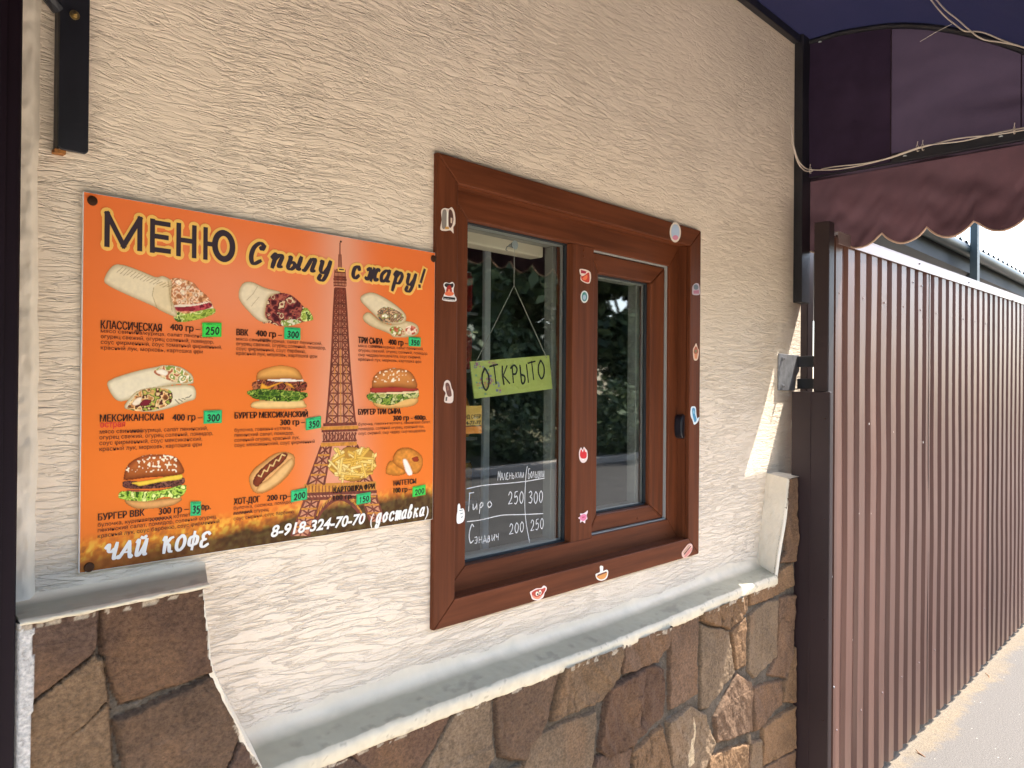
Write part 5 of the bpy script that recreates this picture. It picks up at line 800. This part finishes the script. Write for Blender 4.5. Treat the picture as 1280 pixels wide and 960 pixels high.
vmat('fence_sheet', .4, bump=((90, 90, 20), .15, .0008), var=((26, 26, 1.8), .84, 1.12)); o = grid_mesh('sheet', np.stack([XX, np.repeat(A[None, :, 1], len(zs), 0)+bow, ZZ], -1), fc, 'fence_sheet', fe, smooth=False)

m = MB(); d_ = .0155*(FX1-FX0)
def sbox(x0, x1, y0, y1, z0, z1): # a bar that climbs with the fence top
    e = .0155*(x1-x0); m.add([(x0,y0,z0),(x1,y0,z0+e),(x1,y1,z0+e),(x0,y1,z0),(x0,y0,z1),(x1,y0,z1+e),(x1,y1,z1+e),(x0,y1,z1)], [(0,3,2,1),(4,5,6,7),(0,1,5,4),(1,2,6,5),(2,3,7,6),(3,0,4,7)])
sbox(FX0+.02, FX1, -.172, -.1685, 2.052, 2.092); sbox(FX0+.02, FX1, -.172, -.135, 2.0925, 2.097); m.build('cap_rail', 'fence_cap', fe, bevel=.001)
m = MB(); sbox(FX0+.03, FX1, -.140, -.10, 1.86, 1.90); sbox(FX0+.03, FX1, -.140, -.10, .32, .36); m.build('back_rail', 'brown_steel', fe)
m = MB(); m.box((2.7655, -.1745, .02), (2.7895, -.1665, 2.07)); m.box((2.7655, -.1664, .02), (2.7685, -.12, 2.07)); m.build('edge_trim', 'fence_paint', fe, bevel=.001)
for px, py in ((1149.5, 329.5), (1211, 353), (1266, 375)):
    c = at(px, py, -.1722); MB().lathe((c.x, -.1722, c.z), [(.005, 0), (.005, .002), (.003, .004)], 8, 'y').build('screw', 'bare_steel', fe)
for px, py in ((1141.5, 353), (1152.5, 357.5), (1039.5, 721), (1042, 859), (1034.5, 455)):
    c = at(px, py, -.1655 if px > 1100 else -.1747); MB().lathe((c.x, c.y, c.z), [(.0045, 0), (.0045, .0015), (.003, .003)], 8, 'y').build('screw', 'bare_steel', fe)
r_ = random.Random(9); m = MB()
for px, py, s in ((1086.5, 530, 1.6), (1154, 553, 1.8), (1188, 455, 1.4), (1074, 642, 1.0), (1089, 642, 1.0), (1117, 540, 1.2), (1190, 480, 1.1), (1020+147/3.2, 800, .9), (1176, 700, 1)):
    m = MB(); c = at(px, py, -.1665); k = .0018*s; m.add([(c.x-k, -.1663, c.z-k*1.6), (c.x+k, -.1663, c.z-k), (c.x+k*.8, -.1663, c.z+k*2), (c.x-k*.4, -.1663, c.z+k*1.6)], [(0, 1, 2, 3)]); m.build('paint_chip', 'paint_chip', fe)
for x in np.arange(3.9, 13, 1.15): MB().box((x-.0015, -.1668, .03), (x+.0015, -.1652, ftop(x)-.03)).build('sheet_overlap', 'brown_steel', fe)
for k in range(0, 40, 2):
    x = FX0+.046+k*T
    for z in (.34, 1.88): MB().lathe((x, -.1655, z+.0155*(x-2.8)*(z > 1)), [(.0042, 0), (.0042, .0012), (.0026, .0028)], 6, 'y').build('screw', 'fence_cap', fe)
# supports under the fence
for x in np.arange(3.1, 13, 2.5): MB().box((x, -.1355, -.05), (x+.05, -.09, 2.0)).build('fence_leg', 'brown_steel', fe)

# ------------------------------------------------------------------ awning over the window
AX0, AX1, AA, ZB_, BB = -1.4, 2.905, 1.01, 2.335, .505
aw = thing('awning', 'dark brown arched fabric awning with scalloped valance and steel frame', 'awning', (.8, -.4, 2.0))
arc = [(y, float(z)) for y, z in catmull([(0, 2.84), (-.1, 2.84), (-.18, 2.836), (-.351, 2.805), (-.524, 2.735), (-.705, 2.624), (-.85, 2.505), (-.95, 2.40), (-1.01, 2.335)], 4)]
roof_z = lambda y: float(np.interp(-y, [-p_[0] for p_ in arc], [p_[1] for p_ in arc]))
xs = np.linspace(AX0, AX1, 90); P = np.zeros((len(arc), len(xs), 3))
for i, (y, z) in enumerate(arc):
    sag = .006*np.sin((xs-AX0)*2*math.pi/1.1)*math.sin(math.pi*i/(len(arc)-1)); P[i, :] = np.stack([xs, np.full_like(xs, y), z-np.abs(sag)], -1)
grid_mesh('roof_cloth', P[:, ::-1], None, 'awning_roof_cloth', aw)
for XX, nm in ((AX1-.004, 'end_panel'), (AX0+.004, 'end_panel')):
    ny, nz = 36, 22; P = np.zeros((nz, ny, 3))
    for i in range(ny):
        y = -AA*.998*i/(ny-1); zt = roof_z(y)-.002
        for j in range(nz): s = j/(nz-1); z = ZB_-.02+(zt-ZB_+.02)*s; P[j, i] = (XX+(.008*math.sin(3.1*y*3+2*s)+.030*(float(fbm(np.array([y*5.+s*2]), np.array([s*3.]), 19, 3)[0])-.5))*math.sin(math.pi*s), y, z)
    grid_mesh(nm, P, None, 'awning_cloth', aw)
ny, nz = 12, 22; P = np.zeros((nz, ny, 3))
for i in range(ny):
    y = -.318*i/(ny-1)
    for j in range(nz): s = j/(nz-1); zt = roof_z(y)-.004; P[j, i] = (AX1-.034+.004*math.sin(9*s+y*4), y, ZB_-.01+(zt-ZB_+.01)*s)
grid_mesh('shade_panel', P, None, 'awning_shade_cloth', aw)  # added cloth layer, stands in for a shadow on the end panel
for XX in (-.3, .55, 1.42, 2.28): MB().tube([(XX, y*.995, z-.003) for y, z in arc], .0022, 6).build('seam', 'awning_cloth', aw)
MB().tube([(AX1-.034, -.319, z) for z in np.linspace(2.33, roof_z(-.318)-.01, 8)], .0022, 6).build('seam', 'awning_cloth', aw)
MB().tube([(AX1-.016, -.70, z) for z in np.linspace(2.33, roof_z(-.70)-.01, 8)], .0018, 6).build('seam', 'awning_cloth', aw)
def scal(s): return 2.095-.046*abs(math.sin(math.pi*(s-.265)/.148))**.8
def valance(name, L, pos, top=2.332):
    n = int(L/.006); nz = 20; P = np.zeros((nz, n, 3)); edge = []
    for i in range(n):
        s = L*i/(n-1); zb_ = scal(s)
        for j in range(nz):
            t = j/(nz-1); fold = (.012*(fbm(np.array([s*26.+t*5]), np.array([t*5.]), 13, 3)[0]-.5)+.040*(fbm(np.array([s*9.+t*1.8]), np.array([t*1.3]), 3, 3)[0]-.5)+.046*(fbm(np.array([s*3.2-t*2.2]), np.array([t*1.1+5]), 8, 2)[0]-.5))*(.15+.85*t)
            P[nz-1-j, i] = pos(s, fold)+(top+(zb_-top)*t,)
        edge.append(tuple(P[0, i]))
    v = grid_mesh(name, P, None, 'valance_cloth', aw); mm = MB(); mm.tube(edge[::2], .0036, 6); mm.build('edge_binding', 'valance_trim', v, smooth=True); return v
valance('valance', .995, lambda s, f: (AX1+.002+f, -.012-s)); valance('valance', AX1-AX0, lambda s, f: (AX1-s, -AA-.004-f))
m = MB(); arcw = [(AX1-.012, y*.985, z-.012) for y, z in arc]; m.tube([(x_-.016, y_, z_) for x_, y_, z_ in arcw], .011, 8); m.build('arch_rib', 'black_steel', aw, smooth=True)
for XX in (.75, 1.85, -.35): m = MB(); m.tube([(XX, y*.985, z-.012) for y, z in arc], .011, 8); m.build('arch_rib', 'black_steel', aw, smooth=True)
m = MB(); m.box((AX1-.030, -AA+.003, ZB_-.012), (AX1-.010, -.002, ZB_+.022)); m.build('end_bar', 'black_steel', aw, bevel=.002)
m = MB(); m.box((AX0, -AA-.001, ZB_-.012), (AX1-.031, -AA+.024, ZB_+.022)); m.build('front_bar', 'black_steel', aw, bevel=.002)
m = MB(); m.box((AX0, -.026, ZB_+BB-.035), (AX1-.10, -.002, ZB_+BB-.006)); m.build('wall_rail', 'black_steel', aw, bevel=.002)
PW.build('wall_post', 'black_steel', aw, bevel=.002); m = MB(); m.box((2.8895, -.024, 1.95), (2.8935, -.006, 2.80)); m.build('post_flange', 'bare_steel', aw)
for px, py in ((1025, 53), (1131, 195.5), (1251, 171)):
    c = atx(px, py, AX1-.031); MB().lathe(c, [(.006, 0), (.006, .003), (.003, .005)], 8).build('bolt', 'suction', aw)
# roof end seen above the fence's far neighbour: none

# white twisted cables tied along the frame
def wires(label, base_pts, r, tw, amp, ties=()):
    cb = thing('twisted_cable', label, 'cable', base_pts[len(base_pts)//2]); B_ = [np.array(p) for p in catmull(base_pts, 10)]
    for k in (0, 1):
        q_ = []
        for i, p_ in enumerate(B_):
            ph = i*tw+math.pi*k+.8*math.sin(i*.13); q_.append((p_[0]+amp*math.cos(ph)*.6, p_[1]+amp*.3*math.cos(ph), p_[2]+amp*math.sin(ph)))
        MB().tube(q_, r, 6).build('wire', 'white_cable', cb, smooth=True)
    for p_ in ties:
        MB().tube([(p_.x+.012*math.cos(t), p_.y+.001*math.sin(3*t), p_.z+.010*math.sin(t)) for t in np.linspace(0, 2*math.pi, 12)], .0015, 5).build('cable_tie', 'white_cable', cb); MB().tube([(p_.x-.004, p_.y, p_.z+.009), (p_.x-.006, p_.y-.002, p_.z+.022)], .0012, 5).build('tie_tail', 'white_cable', cb)
XC = AX1-.040; cp = [at(989, 156, -.040), at(991, 178, -.044), at(996, 198, -.05), at(1003, 209, -.052)]+[atx(a, b_, XC) for a, b_ in ((1013,213),(1040,210.5),(1075,206),(1110,198),(1150,184.5),(1180,178),(1215,172.5),(1250,166.5),(1285,160),(1320,152))]
wires('white twisted cable tied along the lower bar of the awning end', [tuple(v) for v in cp], .0022, .085, .0052, [atx(a, b_, XC) for a, b_ in ((1013,213),(1147,185.5),(1153.5,184),(1268,163))])
XC2 = 2.62; cp = [atx(a, b_, XC2) for a, b_ in ((1150,-22),(1164,-4),(1180,15),(1196,28),(1208,37),(1226,44),(1250,51),(1282,60),(1320,74))]; wires('white double cable hanging loosely under the awning roof', [tuple(v) for v in cp], .0022, .09, .0095)
m = MB(); m.tube([atx(1190, 30, 2.62), atx(1170, 40, 2.63), atx(1150, 52, 2.64)], .0008, 5); tag(m.build('thread', 'thread'), 'thin loose thread hanging from the double cable under the awning', 'thread')

# ------------------------------------------------------------------ shed behind the fence
sh = thing('shed', 'dark green open shed roof with round gutter seen over the fence', 'shed', (12, 3, 0))
m = MB(); nx_ = 260; xs = np.linspace(6.2, 22, nx_); vs_ = []
for i, x in enumerate(xs): zz_ = .018*(1 if (i % 4) < 2 else -1); vs_ += [(x, .96, 3.13+zz_), (x, 5.2, 3.75+zz_)]
m.add(vs_, [(2*i, 2*i+2, 2*i+3, 2*i+1) for i in range(nx_-1)]); m.build('roof', 'shed_green', sh)
m = MB(); m.tube([(6.2, .98, 3.055), (22, .98, 3.045)], .062, 14); m.build('gutter', 'shed_green', sh, smooth=True)
m = MB(); m.box((6.3, 1.04, 2.86), (22, 1.12, 3.09)); m.build('fascia_beam', 'shed_dark', sh); m = MB(); m.box((6.3, 1.125, 2.95), (22, 5.2, 3.0)); m.build('ceiling', 'shed_dark', sh)
for x in (6.6, 10.02, 13.4, 16.8, 20): MB().box((x-.05, 1.0, -.16), (x+.05, 1.035, 2.99) if False else (x+.05, 1.1, 2.855)).build('post', 'shed_dark', sh)
m = MB(); m.box((6.3, 5.0, -.16), (12.6, 5.15, 2.945)); m.build('back_wall', 'shed_dark', sh)
m = MB(); c0 = at(1218, 282, .9); c1 = at(1222, 352, .9); m.box((c0.x-.05, .86, 1.0), (c0.x+.05, .93, c0.z+.15)); tag(m.build('lamp_pole', 'shed_green'), 'dark green upright pole standing behind the fence under the valance', 'pole')

# ------------------------------------------------------------------ across the road: shrubs and trees (seen in the panes)
MATS['crown_leaf'].node_tree.nodes['Principled BSDF'].inputs['Specular IOR Level'].default_value = .3
def crown(name, blobs, nleaf, size, seed, parent, base):
    g = np.random.default_rng(seed); tot = sum(b_[3]**2 for b_ in blobs); V = []; Fc = []; col = []
    for (cx, cy, cz, rad, sq) in blobs:
        n = int(nleaf*rad**2/tot); d = g.normal(size=(n, 3)); d /= np.linalg.norm(d, axis=1)[:, None]; rr = rad*(.45+.6*g.random(n)**.6); p = d*rr[:, None]*np.array([1, 1, sq])+np.array([cx, cy, cz])
        keep = fbm(p[:, 0]*2.1+p[:, 1], p[:, 2]*2.1+p[:, 1]*.7, seed) > .33; p = p[keep]
        for q_ in p:
            nn = g.normal(size=3); nn /= np.linalg.norm(nn); a = np.cross(nn, g.normal(size=3)); a /= np.linalg.norm(a); b2 = np.cross(nn, a); s = size*(.6+.8*g.random()); k = len(V)
            V += [q_-a*s, q_-b2*s*.5, q_+a*s, q_+b2*s*.5]; Fc.append((k, k+1, k+2, k+3)); c = np.array(lin(['55643f', '47553a', '6d7a52', '38462f', '848d5c'][g.integers(5)]))*(.8+.4*g.random()); col += [c]*4
    me = bpy.data.meshes.new(name); V = np.array(V)-np.array(base); me.from_pydata(V.tolist(), [], Fc); a = me.color_attributes.new('Col', 'FLOAT_COLOR', 'POINT'); cc = np.ones((len(V), 4)); cc[:, :3] = np.array(col); a.data.foreach_set('color', cc.ravel())
    me.materials.append(MATS['crown_leaf']); o = bpy.data.objects.new(name, me); C.objects.link(o); return place(o, base, parent)
def tree(kind, label, cat, x, y, h, r, seed, leaf, nleaf, group, trunk_h=.32):
    g = random.Random(seed); zb = -.16; t = thing(kind, label, cat, (x, y, zb), group); m = MB()
    top = zb+h*.62; m.tube([(x, y, zb), (x+.05*h*.1, y, zb+h*.2), (x+g.uniform(-.2, .2), y+g.uniform(-.2, .2), top)], [h*.022+.02, h*.017+.015, h*.006+.008], 10)
    bl = []
    for k in range(9):
        a = k*2.4+g.random(); e = r*g.uniform(.35, .75); zc = zb+h*g.uniform(trunk_h+.1, .86); b_ = (x+e*math.cos(a), y+e*math.sin(a), zc, r*g.uniform(.34, .55), .85); bl.append(b_)
        z0 = zb+h*g.uniform(.2, .5); m.tube([(x, y, z0), (x+e*.5*math.cos(a), y+e*.5*math.sin(a), (z0+zc)/2+.05*h), (b_[0], b_[1], zc)], [h*.008+.008, h*.006+.005, .006], 6)
    bl.append((x, y, zb+h*.8, r*.5, .9)); m.build('trunk', 'bark', t, smooth=True); crown('crown', bl, nleaf, leaf, seed, t, (x, y, zb+h*.3)); return t
GT = 'trees across the road mirrored in the panes'
for i, (x, y, h, r, lb) in enumerate(((2.5, -13.5, 7.5, 3.0, 'broad tree nearest the left edge of the mirrored row across the road'), (8.0, -14.0, 9.0, 3.6, 'tall leafy tree in the middle of the mirrored row across the road'), (13.5, -13, 8.0, 3.2, 'dense tree to the right of the tall one across the road'), (20, -12.5, 7.5, 3.2, 'sunlit tree mirrored at the top of the right pane'), (28, -13.5, 9, 3.8, 'farthest tree of the mirrored row along the road'), (-4, -13.5, 8, 3.2, 'tree across the road behind the camera'), (5, -19, 11, 4.4, 'large dark tree standing behind the mirrored row'), (17, -19, 11, 4.6, 'second large dark tree standing behind the mirrored row'))):
    tree('tree', lb, 'tree', x, y, h, r, 100+i, .19, 15000, GT, .12)
GS = 'shrubs along the far kerb mirrored in the panes'
for i, x in enumerate((-2, .8, 3.4, 6.2, 8.9, 11.8, 14.9, 18, 21.5, 25.5)):
    tree('shrub', 'rounded grey green shrub on the far side of the road, number of the row told by its mirror place' if False else ('low rounded shrub across the road in front of the ' + ('nearest', 'broad', 'left', 'left middle', 'middle', 'right middle', 'dense', 'sunlit', 'far', 'farthest')[i] + ' trees'), 'shrub', x, -10.9+.4*math.sin(i*2.1), 3.0+.5*math.sin(i*1.7), 1.75, 300+i, .085, 9000, GS, .03)

# loose twigs and pebbles on the pavement
r_ = random.Random(4); m = MB()
for k in range(420):
    x = r_.uniform(2.9, 9); y = -.20-abs(r_.gauss(0, .28)); s = r_.uniform(.0015, .0055); m.lathe((x, y, .003), [(s*.6, 0), (s, s*.5), (s*.5, s*1.1)], 5)
tag(m.build('pebbles', 'pebble'), kind='stuff')
m = MB()
for k in range(700):
    x = r_.uniform(2.9, 9); y = -.19-abs(r_.gauss(0, .45)); s = r_.uniform(.001, .0042); m.lathe((x, y, .004), [(s*.7, 0), (s, s*.4), (s*.4, s*.9)], 5)
tag(m.build('dirt_crumbs', 'bark'), kind='stuff')
for px, py, L_, a, lb in ((1236, 846, .07, .3, 'short dark twig lying on the pavement near the fence'), (1150, 944, .05, 1.2, 'small curled twig at the lower edge of the pavement')):
    d = ray(px, py); p_ = CAM+d*((.006-CAM.z)/d.z); m = MB(); m.tube([(p_.x-L_/2*math.cos(a), p_.y-L_/2*math.sin(a), .007), (p_.x, p_.y, .012), (p_.x+L_/2*math.cos(a), p_.y+L_/2*math.sin(a), .006)], [.003, .0035, .002], 6); m.tube([p_+Vector((0, 0, .004)), p_+Vector((.015, .02, .012))], .002, 5); tag(m.build('twig', 'twig'), lb, 'twig')
bpy.data.objects.remove(_to)
